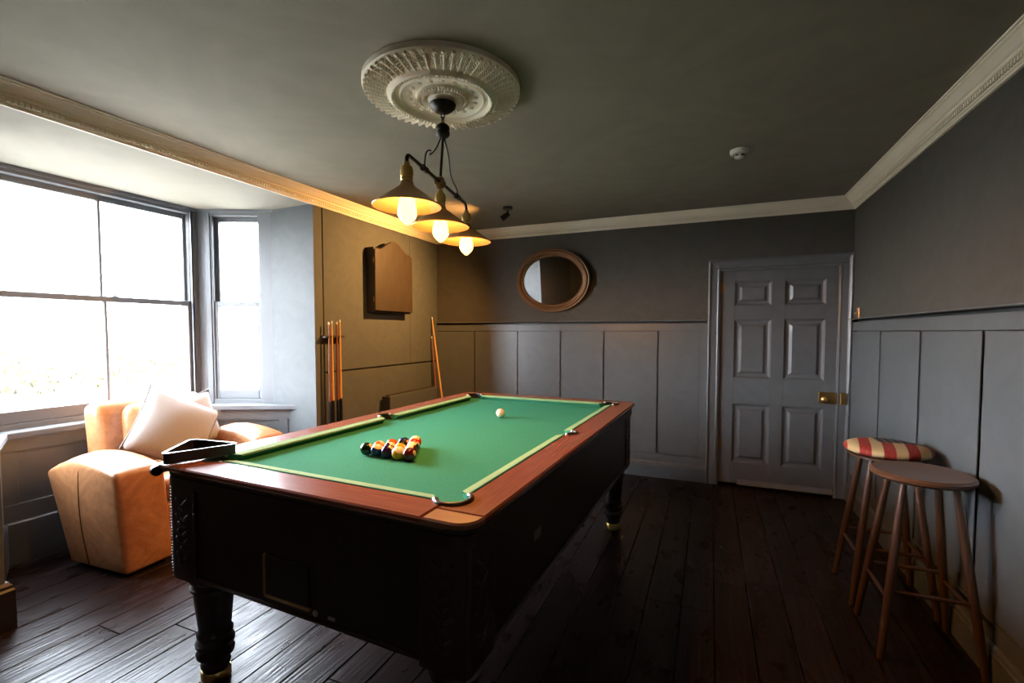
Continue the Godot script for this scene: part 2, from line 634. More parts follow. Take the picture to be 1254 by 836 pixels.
	part("beam", box_mesh(Vector3(XL - 0.22, (BAY_H + H) * 0.5 + 0.06, (BAY_A + BAY_B) * 0.5), Vector3(0.44, H - BAY_H + 0.1, BAY_A - BAY_B)), M.paint, wl)
	part("beam", box_mesh(Vector3(XL - 0.06, (2.228 + H) * 0.5, (BAY_A + ZB) * 0.5), Vector3(0.12, H - 2.228, ZB - BAY_A)), M.paint, wl)
	part("corner_board", box_mesh(Vector3(XL - 0.0075, 1.115, -2.671), Vector3(0.015, 2.23, 0.082)), M.paint, wl)
	for e in [[-2.723, -3.828], [-3.832, ZF]]:
		part("board", box_mesh(Vector3(XL - 0.0075, 1.613, (e[0] + e[1]) * 0.5), Vector3(0.015, 1.236, e[0] - e[1]), 0.0015), M.paint, wl)
	part("board", box_mesh(Vector3(XL - 0.0075, 0.49, (-2.723 + ZF) * 0.5), Vector3(0.015, 0.98, -2.723 - ZF), 0.0015), M.paint, wl)

	# wall behind the camera
	var wb := single("wall_rear", box_mesh(Vector3(-0.85, H * 0.5, ZB + 0.06), Vector3(4.4, H + 0.2, 0.12)), M.paint, "plain dark grey wall behind the viewpoint, seen in the mirror", "wall", Vector3.ZERO, 0, "", "structure")

	# skirting
	var sk := [Vector2(0, 0), Vector2(0.020, 0), Vector2(0.020, 0.108), Vector2(0.016, 0.116), Vector2(0.016, 0.128), Vector2(0.008, 0.142), Vector2(0, 0.142)]
	st = nst()
	run(st, sk, Vector3(XL, 0, ZF), Vector3(dl, 0, ZF), Vector3(0, 0, 1), 1, 0)
	single("baseboard_far", fin(st), M.panel, "moulded grey skirting under the far panelling", "baseboard", Vector3.ZERO, 0, "", "structure")
	st = nst()
	run(st, sk, Vector3(XR, 0, ZF + 0.02), Vector3(XR, 0, ZB), Vector3(-1, 0, 0), 0, 0)
	single("baseboard_right", fin(st), M.panel, "moulded grey skirting behind the stools", "baseboard", Vector3.ZERO, 0, "", "structure")
	st = nst()
	run(st, sk, Vector3(XL, 0, BAY_B), Vector3(XL, 0, ZF), Vector3(1, 0, 0), -1, 1)
	single("baseboard_left", fin(st), M.panel, "moulded grey skirting along the alcove wall", "baseboard", Vector3.ZERO, 0, "", "structure")
	var skt := [Vector2(0, 0), Vector2(0.024, 0), Vector2(0.024, 0.172), Vector2(0.018, 0.182), Vector2(0.018, 0.194), Vector2(0.008, 0.208), Vector2(0, 0.208)]
	st = nst()
	run(st, skt, Vector3(XL - 0.11, 0, ZB), Vector3(XL - 0.11, 0, BAY_A), Vector3(1, 0, 0), 0, -1)
	run(st, skt, Vector3(XL - 0.11, 0, BAY_A), Vector3(-3.0, 0, BAY_A), Vector3(0, 0, -1), -1, 0)
	single("baseboard_pier", fin(st), M.ebony, "dark brown skirting wrapping the pier at the lower left edge", "baseboard", Vector3.ZERO, 0, "", "structure")

# ---- bay window -----------------------------------------------------------
func off_line(p: Array, d: float) -> Array:
	# offset the bay's polyline inwards by d and close it on the two cheeks
	var out := []
	var segs := []
	for i in p.size() - 1:
		var a: Vector2 = p[i]
		var b: Vector2 = p[i + 1]
		var t := (b - a).normalized()
		var n := Vector2(-t.y, t.x)
		if n.x < 0.0:
			n = -n
		segs.append([a + n * d, t])
	var first = Geometry2D.line_intersects_line(segs[0][0], segs[0][1], Vector2(0, BAY_A), Vector2(1, 0))
	out.append(first)
	for i in segs.size() - 1:
		out.append(Geometry2D.line_intersects_line(segs[i][0], segs[i][1], segs[i + 1][0], segs[i + 1][1]))
	var last = Geometry2D.line_intersects_line(segs[segs.size() - 1][0], segs[segs.size() - 1][1], Vector2(0, BAY_B), Vector2(1, 0))
	out.append(last)
	return out

func band(st: SurfaceTool, p: Array, d0: float, d1: float, y0: float, y1: float, ch := 0.0) -> void:
	var a := off_line(p, d0)
	var b := off_line(p, d1)
	for i in a.size() - 1:
		prism(st, PackedVector2Array([a[i], a[i + 1], b[i + 1], b[i]]), y0, y1, ch)

func build_bay() -> void:
	var P := [Vector2(-3.14, BAY_A), Vector2(-3.64, -1.20), Vector2(-3.64, -2.40), Vector2(-3.14, BAY_B)]
	var wb := thing("wall_bay", "panelled grey bay below and between the sash windows", "wall", Vector3.ZERO, 0, "", "structure")
	var st := nst()
	band(st, P, -0.14, 0.0, 0.0, 0.74)
	part("masonry", fin(st), M.paint_flat, wb)
	st = nst()
	band(st, P, 0.0, 0.058, 0.0, 0.706)
	part("backboard", fin(st), M.panel, wb)
	st = nst()
	band(st, P, 0.058, 0.07, 0.63, 0.706)
	part("top_rail", fin(st), M.panel, wb)
	st = nst()
	band(st, P, 0.058, 0.07, 0.235, 0.335, 0.004)
	part("bottom_rail", fin(st), M.panel, wb)
	st = nst()
	band(st, P, 0.058, 0.085, 0.0, 0.235, 0.008)
	part("skirting", fin(st), M.panel, wb)
	# stiles at the ends of each panel
	var q := off_line(P, 0.064)
	for i in 3:
		var a: Vector2 = q[i]
		var b: Vector2 = q[i + 1]
		var t := (b - a).normalized()
		for e in [a + t * 0.035, b - t * 0.035]:
			st = nst()
			bx(st, Vector3(e.x, 0.4825, e.y), Vector3(0.07, 0.295, 0.012), 0.002, Basis(Vector3.UP, -t.angle()))
			part("stile", fin(st), M.panel, wb)
		# raised moulding along the top of the panel
		st = nst()
		var m := (a + b) * 0.5
		var n := Vector2(-t.y, t.x)
		if n.x < 0: n = -n
		bx(st, Vector3(m.x - n.x * 0.004, 0.623, m.y - n.y * 0.004), Vector3((b - a).length() - 0.14, 0.014, 0.014), 0.004, Basis(Vector3.UP, -t.angle()))
		part("moulding", fin(st), M.panel, wb)
	# sill board
	st = nst()
	band(st, P, -0.02, 0.10, 0.708, 0.742, 0.006)
	var sill := single("trim_1", fin(st), M.frame, "continuous grey window sill board round the bay", "window sill", Vector3.ZERO, 0, "", "structure")
	# posts at the bay corners
	for c in [[P[1], 0.16], [P[2], 0.16]]:
		var pst := nst()
		var po := PackedVector2Array()
		var prev := Vector2(-3.14, BAY_A) if c[0] == P[1] else Vector2(-3.64, -1.2)
		var nxt := Vector2(-3.64, -2.40) if c[0] == P[1] else Vector2(-3.14, BAY_B)
		var d0: Vector2 = (prev - c[0]).normalized()
		var d1: Vector2 = (nxt - c[0]).normalized()
		var l := 0.055
		var out := Vector2(-0.13, 0.045 if c[0] == P[1] else -0.045)
		po = PackedVector2Array([c[0] + d0 * l, c[0], c[0] + d1 * l, c[0] + d1 * l + Vector2(-0.13, 0) * (1.0 if c[0] == P[1] else 0.6) , c[0] + out, c[0] + d0 * l + Vector2(-0.13, 0) * (0.6 if c[0] == P[1] else 1.0)])
		prism(pst, po, 0.742, BAY_H)
		part("corner_post", fin(pst), M.frame, wb)
	# bay ceiling
	st = nst()
	var o := off_line(P, -0.14)
	prism(st, PackedVector2Array([Vector2(-3.15, BAY_A), o[0], o[1], o[2], o[3], Vector2(-3.15, BAY_B)]), BAY_H, BAY_H + 0.12)
	prism(st, PackedVector2Array([Vector2(XL - 0.001, BAY_A), Vector2(-3.15, BAY_A), Vector2(-3.15, BAY_B), Vector2(XL - 0.001, BAY_B)]), BAY_H, BAY_H + 0.0095)
	single("trim_2", fin(st), M.bay_ceiling, "pale plaster ceiling of the window bay", "ceiling", Vector3(0, 0.0005, 0), 0, "", "structure")
	# small moulding round the top of the bay
	st = nst()
	band(st, P, 0.0, 0.014, BAY_H - 0.022, BAY_H)
	part("head_moulding", fin(st), M.frame, wb)
	var mid := func(a: Vector2, b: Vector2) -> Vector3: return Vector3((a.x + b.x) * 0.5, 0, (a.y + b.y) * 0.5)
	sash_window("large sash window of the bay with four panes", mid.call(P[1], P[2]), PI / 2, 1.20, -0.525, 0.525, 0.0, "1")
	sash_window("narrow sash window between the large window and the white-lit reveal", mid.call(P[2], P[3]), atan2(0.418, 0.909), 0.55, -0.145, 0.160, 99.0, "2")
	sash_window("narrow sash window on the near side of the bay", mid.call(P[0], P[1]), atan2(0.4104, -0.9119), 0.548, -0.145, 0.145, 99.0, "3")

func sash_window(label: String, at: Vector3, turn: float, w: float, g0: float, g1: float, bar: float, num: String) -> void:
	var o := thing("window_" + num, label, "window", at, turn, "", "structure")
	var top := 2.17
	var bot := 0.845
	var meet := 1.515
	var e0 := -w * 0.5 + 0.055
	var e1 := w * 0.5 - 0.055
	if num == "2":
		e1 = w * 0.5 + 0.02
	elif num == "3":
		e0 = -w * 0.5 - 0.02
	# box frame
	part("head", box_mesh(Vector3((e0 + e1) * 0.5, (top + 0.02 + BAY_H) * 0.5, -0.06), Vector3(e1 - e0, BAY_H - top - 0.02, 0.12), 0.003), M.frame, o)
	for s in [[e0, g0 - 0.035], [g1 + 0.035, e1]]:
		part("jamb", box_mesh(Vector3((s[0] + s[1]) * 0.5, (0.742 + BAY_H) * 0.5, -0.058), Vector3(s[1] - s[0], BAY_H - 0.742, 0.124), 0.003), M.frame, o)
	for s in [g0 - 0.028, g1 + 0.028]:
		part("staff_bead", box_mesh(Vector3(s, 1.48, -0.012), Vector3(0.016, 1.45, 0.018), 0.004), M.frame, o)
	part("cill", box_mesh(Vector3((e0 + e1) * 0.5, 0.752, -0.065), Vector3(e1 - e0, 0.045, 0.13), 0.003), M.frame, o)
	# sashes: lower inside, upper outside
	for k in 2:
		var z := -0.032 if k == 0 else -0.072
		var y0 := bot - 0.07 if k == 0 else meet - 0.018
		var y1 := meet + 0.018 if k == 0 else top + 0.03
		var sash := Node3D.new()
		sash.name = "lower_sash" if k == 0 else "upper_sash"
		o.add_child(sash)
		var br := 0.07 if k == 0 else 0.036
		var tr := 0.036 if k == 0 else 0.045
		part("stile", box_mesh(Vector3(g0 - 0.018, (y0 + y1) * 0.5, z), Vector3(0.036, y1 - y0, 0.036), 0.003), M.frame, sash)
		part("stile", box_mesh(Vector3(g1 + 0.018, (y0 + y1) * 0.5, z), Vector3(0.036, y1 - y0, 0.036), 0.003), M.frame, sash)
		part("bottom_rail", box_mesh(Vector3((g0 + g1) * 0.5, y0 + br * 0.5, z), Vector3(g1 - g0, br, 0.036), 0.003), M.frame, sash)
		part("top_rail", box_mesh(Vector3((g0 + g1) * 0.5, y1 - tr * 0.5, z), Vector3(g1 - g0, tr, 0.036), 0.003), M.frame, sash)
		if bar < 50.0:
			part("glazing_bar", box_mesh(Vector3(bar, (y0 + br + y1 - tr) * 0.5, z), Vector3(0.018, y1 - tr - y0 - br, 0.034), 0.004), M.frame, sash)
		var cells := [[g0, bar - 0.009], [bar + 0.009, g1]] if bar < 50.0 else [[g0, g1]]
		for c in cells:
			part("pane", box_mesh(Vector3((c[0] + c[1]) * 0.5, (y0 + br + y1 - tr) * 0.5, z), Vector3(c[1] - c[0], y1 - tr - y0 - br, 0.004)), M.glass, sash)
		# horns of the upper sash hang below the meeting rail
		if k == 1:
			for s in [g0 - 0.018, g1 + 0.018]:
				var st := nst()
				prism(st, PackedVector2Array([Vector2(-0.016, 0), Vector2(0.016, 0), Vector2(0.016, -0.03), Vector2(0.004, -0.052), Vector2(-0.012, -0.045)]), -0.017, 0.017, 0.0, Vector3(s, y0, z), Basis(Vector3(1, 0, 0), Vector3(0, 0, 1), Vector3(0, 1, 0)))
				part("horn", fin(st), M.frame, sash)
		elif bar < 50.0:
			var st := nst()
			lathe(st, [Vector2(0, 0), Vector2(0.016, 0), Vector2(0.016, 0.006), Vector2(0.006, 0.012), Vector2(0.0, 0.014)], 12, Vector3(0.06, y1, z))
			part("catch", fin(st), M.frame, sash)

# ---- door -------------------------------------------------------------------
func build_door() -> void:
	# architrave
	var tr := thing("trim_3", "moulded grey architrave round the panelled door", "door frame", Vector3.ZERO, 0, "", "structure")
	var arch := [Vector2(0, 0), Vector2(0.034, 0), Vector2(0.038, 0.012), Vector2(0.030, 0.022), Vector2(0.026, 0.030), Vector2(0.022, 0.070), Vector2(0.026, 0.078), Vector2(0.020, 0.092), Vector2(0, 0.092)]
	for s in [0, 1, 2]:
		var st := nst()
		var pg := PackedVector2Array()
		for q in arch:
			pg.append(Vector2(q.y, q.x))      # across the face, out of the wall
		if s < 2:
			var b := Basis(Vector3(1, 0, 0) if s == 0 else Vector3(-1, 0, 0), Vector3(0, 1, 0), Vector3(0, 0, 1))
			prism(st, pg, 0.0, 1.895, 0.0, Vector3(-0.02, 0, ZF - 0.004) if s == 0 else Vector3(0.998, 0, ZF - 0.004), b)
		else:
			prism(st, pg, -0.015, 0.993, 0.0, Vector3(0, 1.90, ZF - 0.003), Basis(Vector3(0, -1, 0), Vector3(1, 0, 0), Vector3(0, 0, 1)))
		part("architrave", fin(st), M.panel, tr)
	for s in [0.076, 0.93]:
		part("jamb", box_mesh(Vector3(s, 0.91, ZF - 0.062), Vector3(0.016, 1.82, 0.13), 0.002), M.panel, tr)
	part("jamb_head", box_mesh(Vector3(0.503, 1.818, ZF - 0.062), Vector3(0.86, 0.016, 0.13), 0.002), M.panel, tr)

	var d := thing("door_1", "dark grey six-panel door with a brass rim lock", "door", Vector3(0.503, 0, ZF), 0, "", "structure")
	var hw := 0.417
	var z := -0.028
	# framing: stiles, muntin, rails
	var cols := [[-0.318, -0.045], [0.047, 0.327]]
	var rows := [[0.20, 0.695], [0.915, 1.40], [1.515, 1.715]]
	for s in [[-hw, -0.318], [-0.045, 0.047], [0.327, hw]]:
		part("stile", box_mesh(Vector3((s[0] + s[1]) * 0.5, 0.916, z), Vector3(s[1] - s[0], 1.784, 0.04), 0.0015), M.panel, d)
	for r in [[0.024, 0.20], [0.695, 0.915], [1.40, 1.515], [1.715, 1.808]]:
		for c in cols:
			part("rail", box_mesh(Vector3((c[0] + c[1]) * 0.5, (r[0] + r[1]) * 0.5, z), Vector3(c[1] - c[0], r[1] - r[0], 0.04), 0.0015), M.panel, d)
	for c in cols:
		for r in rows:
			var st := nst()
			# raised field with bevelled border, sunk in a moulded frame
			var x0: float = c[0]
			var x1: float = c[1]
			var y0: float = r[0]
			var y1: float = r[1]
			var loops := [[0.0, -0.008], [0.012, -0.020], [0.020, -0.024], [0.036, -0.024], [0.052, -0.012], [0.056, -0.009]]
			for i in loops.size() - 1:
				var a: Array = loops[i]
				var b: Array = loops[i + 1]
				var A := [Vector3(x0 + a[0], y0 + a[0], a[1]), Vector3(x1 - a[0], y0 + a[0], a[1]), Vector3(x1 - a[0], y1 - a[0], a[1]), Vector3(x0 + a[0], y1 - a[0], a[1])]
				var B := [Vector3(x0 + b[0], y0 + b[0], b[1]), Vector3(x1 - b[0], y0 + b[0], b[1]), Vector3(x1 - b[0], y1 - b[0], b[1]), Vector3(x0 + b[0], y1 - b[0], b[1])]
				for k in 4:
					poly(st, [A[k], A[(k + 1) % 4], B[(k + 1) % 4], B[k]], Vector3(0, 0, 1))
			var e := 0.056
			poly(st, [Vector3(x0 + e, y0 + e, -0.009), Vector3(x1 - e, y0 + e, -0.009), Vector3(x1 - e, y1 - e, -0.009), Vector3(x0 + e, y1 - e, -0.009)], Vector3(0, 0, 1))
			part("panel", fin(st), M.panel, d)
	part("backing", box_mesh(Vector3(0, 0.916, -0.045), Vector3(hw * 2, 1.78, 0.016)), M.paint_flat, d)
	# weather bar along the bottom
	var st2 := nst()
	prism(st2, PackedVector2Array([Vector2(0, 0), Vector2(0.034, 0.002), Vector2(0.034, 0.012), Vector2(0.016, 0.036), Vector2(0, 0.042)]), -0.275, 0.40, 0.0, Vector3(0, 0.018, -0.008), Basis(Vector3(0, 0, 1), Vector3(1, 0, 0), Vector3(0, 1, 0)))
	part("weather_bar", fin(st2), M.frame, d, "grey painted wooden bar along the foot of the door")
	var st3 := nst()
	lathe(st3, [Vector2(0, 0), Vector2(0.014, 0), Vector2(0.014, 0.01), Vector2(0, 0.016)], 12, Vector3(0.402, 0.036, 0.006), Basis(Vector3(0, 0, 1), -PI / 2))
	part("bar_cap", fin(st3), M.steel, d)
	# brass rim lock, knob, keeper, hinges
	var lock := part("rim_lock", box_mesh(Vector3(0.355, 0.782, 0.006), Vector3(0.128, 0.088, 0.026), 0.003), M.brass_dull, d, "brass rim lock case")
	var kn := nst()
	var kb := Basis(Vector3(1, 0, 0), PI / 2)
	lathe(kn, [Vector2(0, 0), Vector2(0.016, 0), Vector2(0.016, 0.004), Vector2(0.007, 0.008), Vector2(0.007, 0.022), Vector2(0.015, 0.028), Vector2(0.021, 0.036), Vector2(0.021, 0.044), Vector2(0.014, 0.051), Vector2(0, 0.053)], 20, Vector3(0.322, 0.775, 0.019), kb)
	part("knob", fin(kn), M.brass, lock)
	part("keeper", box_mesh(Vector3(0.449, 0.782, 0.012), Vector3(0.04, 0.092, 0.036), 0.003), M.brass_dull, tr).position = Vector3(0.503, 0, ZF + 0.012)
	for y in [1.665, 0.35]:
		var hs := nst()
		tube(hs, [Vector3(-0.42, y - 0.045, 0.0), Vector3(-0.42, y + 0.045, 0.0)], 0.006, 8)
		bx(hs, Vector3(-0.408, y, -0.006), Vector3(0.02, 0.085, 0.004))
		part("hinge", fin(hs), M.brass_dull, d)

# ---- cornice and ceiling rose -----------------------------------------------
func build_cornice() -> void:
	var pr := [Vector2(0, 2.229), Vector2(0.012, 2.229), Vector2(0.014, 2.236), Vector2(0.020, 2.240), Vector2(0.022, 2.262), Vector2(0.034, 2.264), Vector2(0.038, 2.270), Vector2(0.038, 2.275), Vector2(0.048, 2.280), Vector2(0.058, 2.290), Vector2(0.072, 2.304), Vector2(0.080, 2.308), Vector2(0.080, 2.313), Vector2(0.090, 2.314), Vector2(0.090, H), Vector2(0, H)]
	var runs := [["far", Vector3(XL, 0, ZF), Vector3(XR, 0, ZF), Vector3(0, 0, 1), "cream plaster cornice with dentils above the mirror and door"], ["right", Vector3(XR, 0, ZF), Vector3(XR, 0, ZB), Vector3(-1, 0, 0), "cream plaster cornice with dentils above the stools"], ["left", Vector3(XL, 0, ZB), Vector3(XL, 0, ZF), Vector3(1, 0, 0), "plaster cornice running across the bay opening and alcove"], ["rear", Vector3(XR, 0, ZB), Vector3(XL, 0, ZB), Vector3(0, 0, -1), "plaster cornice on the wall behind the viewpoint"]]
	var n := 4
	for r in runs:
		var o := thing("trim_%d" % n, r[4], "cornice", Vector3.ZERO, 0, "", "structure")
		n += 1
		var st := nst()
		run(st, pr, r[1], r[2], r[3], 1, 1)
		part("moulding", fin(st), M.plaster_white, o)
		if r[0] == "rear":
			continue
		st = nst()
		var a: Vector3 = r[1]
		var d: Vector3 = (r[2] - r[1]).normalized()
		var ln: float = r[1].distance_to(r[2])
		var t := 0.05
		var b := Basis(d, Vector3.UP, d.cross(Vector3.UP))
		while t < ln - 0.05:
			bx(st, a + d * t + r[3] * 0.026 + Vector3(0, 2.252, 0), Vector3(0.011, 0.016, 0.012), 0.0, b)
			t += 0.019
		var dn := part("dentil_course", fin(st), M.plaster_white, o)
		dn.set_meta("kind", "stuff")
	# ceiling rose
	var c := Vector3(-1.05, H, -1.735)
	var rose := thing("ceiling_rose", "round cream plaster ceiling rose with acanthus leaves round the pendant", "ceiling rose", c)
	var st := nst()
	var flip := Basis(Vector3(1, 0, 0), PI)     # profile grows downwards
	lathe(st, [Vector2(0.325, 0), Vector2(0.325, 0.020), Vector2(0.316, 0.027), Vector2(0.306, 0.028), Vector2(0.225, 0.044), Vector2(0.219, 0.055), Vector2(0.208, 0.061), Vector2(0.198, 0.058), Vector2(0.192, 0.046), Vector2(0.180, 0.044), Vector2(0.172, 0.051), Vector2(0.164, 0.044), Vector2(0.112, 0.042), Vector2(0.106, 0.051), Vector2(0.096, 0.051), Vector2(0.090, 0.042), Vector2(0.052, 0.058), Vector2(0.045, 0.066), Vector2(0, 0.068)], 72, Vector3.ZERO, flip)
	part("disc", fin(st), M.plaster_white, rose)
	# outer acanthus leaves
	var lf := nst()
	bx(lf, Vector3(0, 0.004, 0.040), Vector3(0.005, 0.014, 0.078), 0.002)          # midrib
	for i in 6:
		for sd in [-1.0, 1.0]:
			var zz := 0.010 + i * 0.012
			var ww := 0.0145 * (0.75 + 0.25 * sin(PI * i / 5.0))
			bx(lf, Vector3(sd * ww * 0.48, 0.002, zz + 0.004), Vector3(ww, 0.011, 0.0052), 0.0018, Basis(Vector3.UP, -sd * 0.75) * Basis(Vector3(0, 0, 1), -sd * 0.15))
	rbox(lf, Vector3(0, 0.004, 0.086), Vector3(0.016, 0.016, 0.012), 0.0055, Vector3.ZERO, Basis(), 2)
	var leaf := fin(lf)
	for i in 56:
		var a := TAU * i / 56
		var p := part("leaf", leaf, M.plaster_white, rose)
		p.transform = Transform3D(flip * Basis(Vector3.UP, a) * Basis(Vector3.RIGHT, 0.195), flip * (Basis(Vector3.UP, a) * Vector3(0, 0.0435, 0.229)))
	# rosettes between the middle rings
	var rs := nst()
	for k in 5:
		var a := TAU * k / 5
		rbox(rs, Vector3(cos(a) * 0.007, 0.002, sin(a) * 0.007), Vector3(0.010, 0.006, 0.010), 0.0029, Vector3.ZERO, Basis(), 2)
	rbox(rs, Vector3(0, 0.004, 0), Vector3(0.007, 0.006, 0.007), 0.0029, Vector3.ZERO, Basis(), 2)
	var rosette := fin(rs)
	for i in 18:
		var a := TAU * i / 18
		var p := part("rosette", rosette, M.plaster_white, rose)
		p.transform = Transform3D(flip, flip * Vector3(cos(a) * 0.138, 0.042, sin(a) * 0.138))
	# beads and inner petals, too small to tell apart
	var bd := nst()
	for i in 80:
		var a := TAU * i / 80
		rbox(bd, flip * Vector3(cos(a) * 0.206, 0.061, sin(a) * 0.206), Vector3(0.010, 0.010, 0.010), 0.0049, Vector3.ZERO, Basis(), 2)
	for i in 48:
		var a := TAU * i / 48
		bx(bd, flip * Vector3(cos(a) * 0.101, 0.053, sin(a) * 0.101), Vector3(0.013, 0.012, 0.007), 0.002, Basis(Vector3.UP, a))
		bx(bd, flip * Vector3(cos(a) * 0.072, 0.052, sin(a) * 0.072), Vector3(0.034, 0.012, 0.0048), 0.002, Basis(Vector3.UP, a) * Basis(Vector3(0, 0, 1), -0.35))
	part("beading", fin(bd), M.plaster_white, rose).set_meta("kind", "stuff")

# ---- pool table ---------------------------------------------------------------
const TW := 0.648     # half width
const TL := 1.1065    # half length
const TY := 0.83

func clip_all(pg: PackedVector2Array, holes: Array) -> PackedVector2Array:
	var res := pg
	for h in holes:
		var r := Geometry2D.clip_polygons(res, h)
		if r.size() > 0:
			var best: PackedVector2Array = r[0]
			for q in r:
				if q.size() > best.size():
					best = q
			res = best
	return res

func build_table() -> void:
	var t := thing("pool_table", "dark mahogany pub pool table with green baize and turned legs", "pool table", Vector3(-1.133, 0, -2.107), deg_to_rad(-1.877))
	var holes := []
	var pk := []     # centre, radius, outward direction
	for sx in [-1.0, 1.0]:
		for sz in [-1.0, 1.0]:
			pk.append([Vector2(sx * 0.508, sz * 0.960), 0.052, Vector2(sx, sz).normalized()])
		pk.append([Vector2(sx * 0.532, 0.0), 0.042, Vector2(sx, 0)])
	for p in pk:
		holes.append(ellipse(p[0].x, p[0].y, p[1], p[1], 28))
	# rails: long ones hold the rounded corners
	for sx in [-1.0, 1.0]:
		var pg := PackedVector2Array([Vector2(0.53, -0.985), Vector2(0.50, -0.985), Vector2(0.50, -TL)])
		for sz in [-1.0, 1.0]:
			for k in 7:
				var a := PI * 0.5 * k / 6.0
				var cr := 0.022 if (sx < 0 and sz > 0) else 0.06
				var cc := Vector2(TW - cr, sz * (TL - cr))
				pg.append(cc + (Vector2(sin(a), -cos(a)) if sz < 0 else Vector2(cos(a), sin(a))) * cr)
		pg.append_array(PackedVector2Array([Vector2(0.50, TL), Vector2(0.50, 0.985), Vector2(0.53, 0.985)]))
		for i in pg.size():
			pg[i].x *= sx
		var st := nst()
		var body := clip_all(pg, holes)
		if sx > 0:
			var cut := PackedVector2Array([Vector2(0.47, 1.035), Vector2(0.70, 1.035), Vector2(0.70, 1.2), Vector2(0.47, 1.2)])
			var cs0 := nst()
			prism(cs0, Geometry2D.intersect_polygons(body, cut)[0], TY - 0.016, TY, 0.005)
			part("rail_corner", fin(cs0), M.mahog_pale, t, "worn orange-brown rail corner")
			body = clip_all(body, [cut])
		prism(st, body, TY - 0.016, TY, 0.005)
		part("long_rail", fin(st), M.mahog_z, t)
	for sz in [-1.0, 1.0]:
		var pg := PackedVector2Array([Vector2(-0.498, sz * 0.985), Vector2(0.498, sz * 0.985), Vector2(0.498, sz * TL), Vector2(-0.498, sz * TL)])
		var st := nst()
		prism(st, clip_all(pg, holes), TY - 0.016, TY, 0.005)
		part("end_rail", fin(st), M.mahog_x, t)
	# worn paler bead along the lower front edge, and the protector on the near left corner
	var st := nst()
	tube(st, [Vector3(-0.56, TY - 0.017, TL - 0.002), Vector3(0.57, TY - 0.017, TL - 0.002)], 0.0035, 8)
	part("edge_bead", fin(st), M.mahog_pale, t, "worn pale bead along the front edge")
	st = nst()
	var capp := []
	for k in 9:
		var ca := PI * 0.5 * (k / 8.0)
		capp.append(Vector3(-TW + 0.028 - cos(ca) * 0.034, TY - 0.021, TL - 0.028 + sin(ca) * 0.034))
	tube(st, [capp[0] + Vector3(0, 0, -0.06)] + capp, 0.019, 10)
	part("corner_protector", fin(st), M.black, t, "black rubber corner protector")
	st = nst()
	var mould := PackedVector2Array()
	for sx in [1.0, -1.0]:
		for sz in ([-1.0, 1.0] if sx > 0 else [1.0, -1.0]):
			for k in 7:
				var a := PI * 0.5 * k / 6.0
				if sx * sz > 0:
					a = a
				var ca := Vector2(sx * sin(a), sz * cos(a)) if sx * sz < 0 else Vector2(sx * cos(a), sz * sin(a))
				mould.append(Vector2(sx * (TW - 0.075), sz * (TL - 0.075)) + ca * 0.06)
	prism(st, mould, TY - 0.075, TY - 0.0362, 0.006)
	for cut in [Rect2(0.58, -2, 1, 4), Rect2(-1.58, -2, 1, 4), Rect2(-0.579, 1.02, 1.158, 1), Rect2(-0.579, -2.02, 1.158, 1)]:
		var rc4 := PackedVector2Array([cut.position, Vector2(cut.end.x, cut.position.y), cut.end, Vector2(cut.position.x, cut.end.y)])
		prism(st, Geometry2D.intersect_polygons(mould, rc4)[0], TY - 0.0362, TY - 0.0162)
	part("under_moulding", fin(st), M.ebony, t)  # upper ring is the rail's unlit side, its shade put into ebony colour
	# bed and cloth
	part("slate", box_mesh(Vector3(0, TY - 0.05, 0), Vector3(1.10, 0.032, 2.02)), M.black_soft, t)
	st = nst()
	var cloth := PackedVector2Array([Vector2(-0.53, -0.985), Vector2(0.53, -0.985), Vector2(0.53, 0.985), Vector2(-0.53, 0.985)])
	for h in holes:
		var u := Geometry2D.merge_polygons(cloth, Geometry2D.offset_polygon(h, -0.003)[0])
		cloth = u[0]
	prism(st, cloth, TY - 0.033, TY - 0.030, 0.0)
	part("cloth", fin(st), M.baize, t)
	# cushions: six, with cut-back jaws
	var cush := func(a: Vector2, b: Vector2, inn: Vector2, j0: float, j1: float) -> void:
		# a..b along the wood edge; inn points to the bed; j0 / j1 shorten the nose at both ends
		var d := (b - a).normalized()
		var w := 0.040
		var s2 := nst()
		var P3 := func(q: Vector2, y: float) -> Vector3: return Vector3(q.x, y, q.y)
		var A0 := a; var B0 := b
		var A1 := a + d * j0 + inn * w; var B1 := b - d * j1 + inn * w
		var A2 := a + d * j0 * 0.55 + inn * w * 0.45; var B2 := b - d * j1 * 0.55 + inn * w * 0.45
		var yt := TY + 0.001; var yn := TY - 0.004; var yb := TY - 0.030
		var c3 := Vector3(inn.x, 0, inn.y)
		poly(s2, [P3.call(A1, yn), P3.call(B1, yn), P3.call(B2, yb), P3.call(A2, yb)], c3)
		poly(s2, [P3.call(A1, yn), P3.call(A0, yt), P3.call(A0, yb), P3.call(A2, yb)], -P3.call(d, 0))
		poly(s2, [P3.call(B1, yn), P3.call(B0, yt), P3.call(B0, yb), P3.call(B2, yb)], P3.call(d, 0))
		poly(s2, [P3.call(A0, yt), P3.call(B0, yt), P3.call(B1, yn), P3.call(A1, yn)], Vector3.UP)
		var cu := part("cushion", fin(s2), M.baize, t)
		var s3 := nst()  # paler strip laid over the top of the green cushion
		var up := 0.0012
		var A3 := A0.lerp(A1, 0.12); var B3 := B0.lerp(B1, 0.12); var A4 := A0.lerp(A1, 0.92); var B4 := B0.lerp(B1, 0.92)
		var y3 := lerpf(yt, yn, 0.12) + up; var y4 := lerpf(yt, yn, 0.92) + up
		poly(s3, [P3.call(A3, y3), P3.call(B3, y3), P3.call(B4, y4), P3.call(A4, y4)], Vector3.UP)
		poly(s3, [P3.call(A4, y4), P3.call(B4, y4), P3.call(B1, yn - 0.004), P3.call(A1, yn - 0.004)], c3)
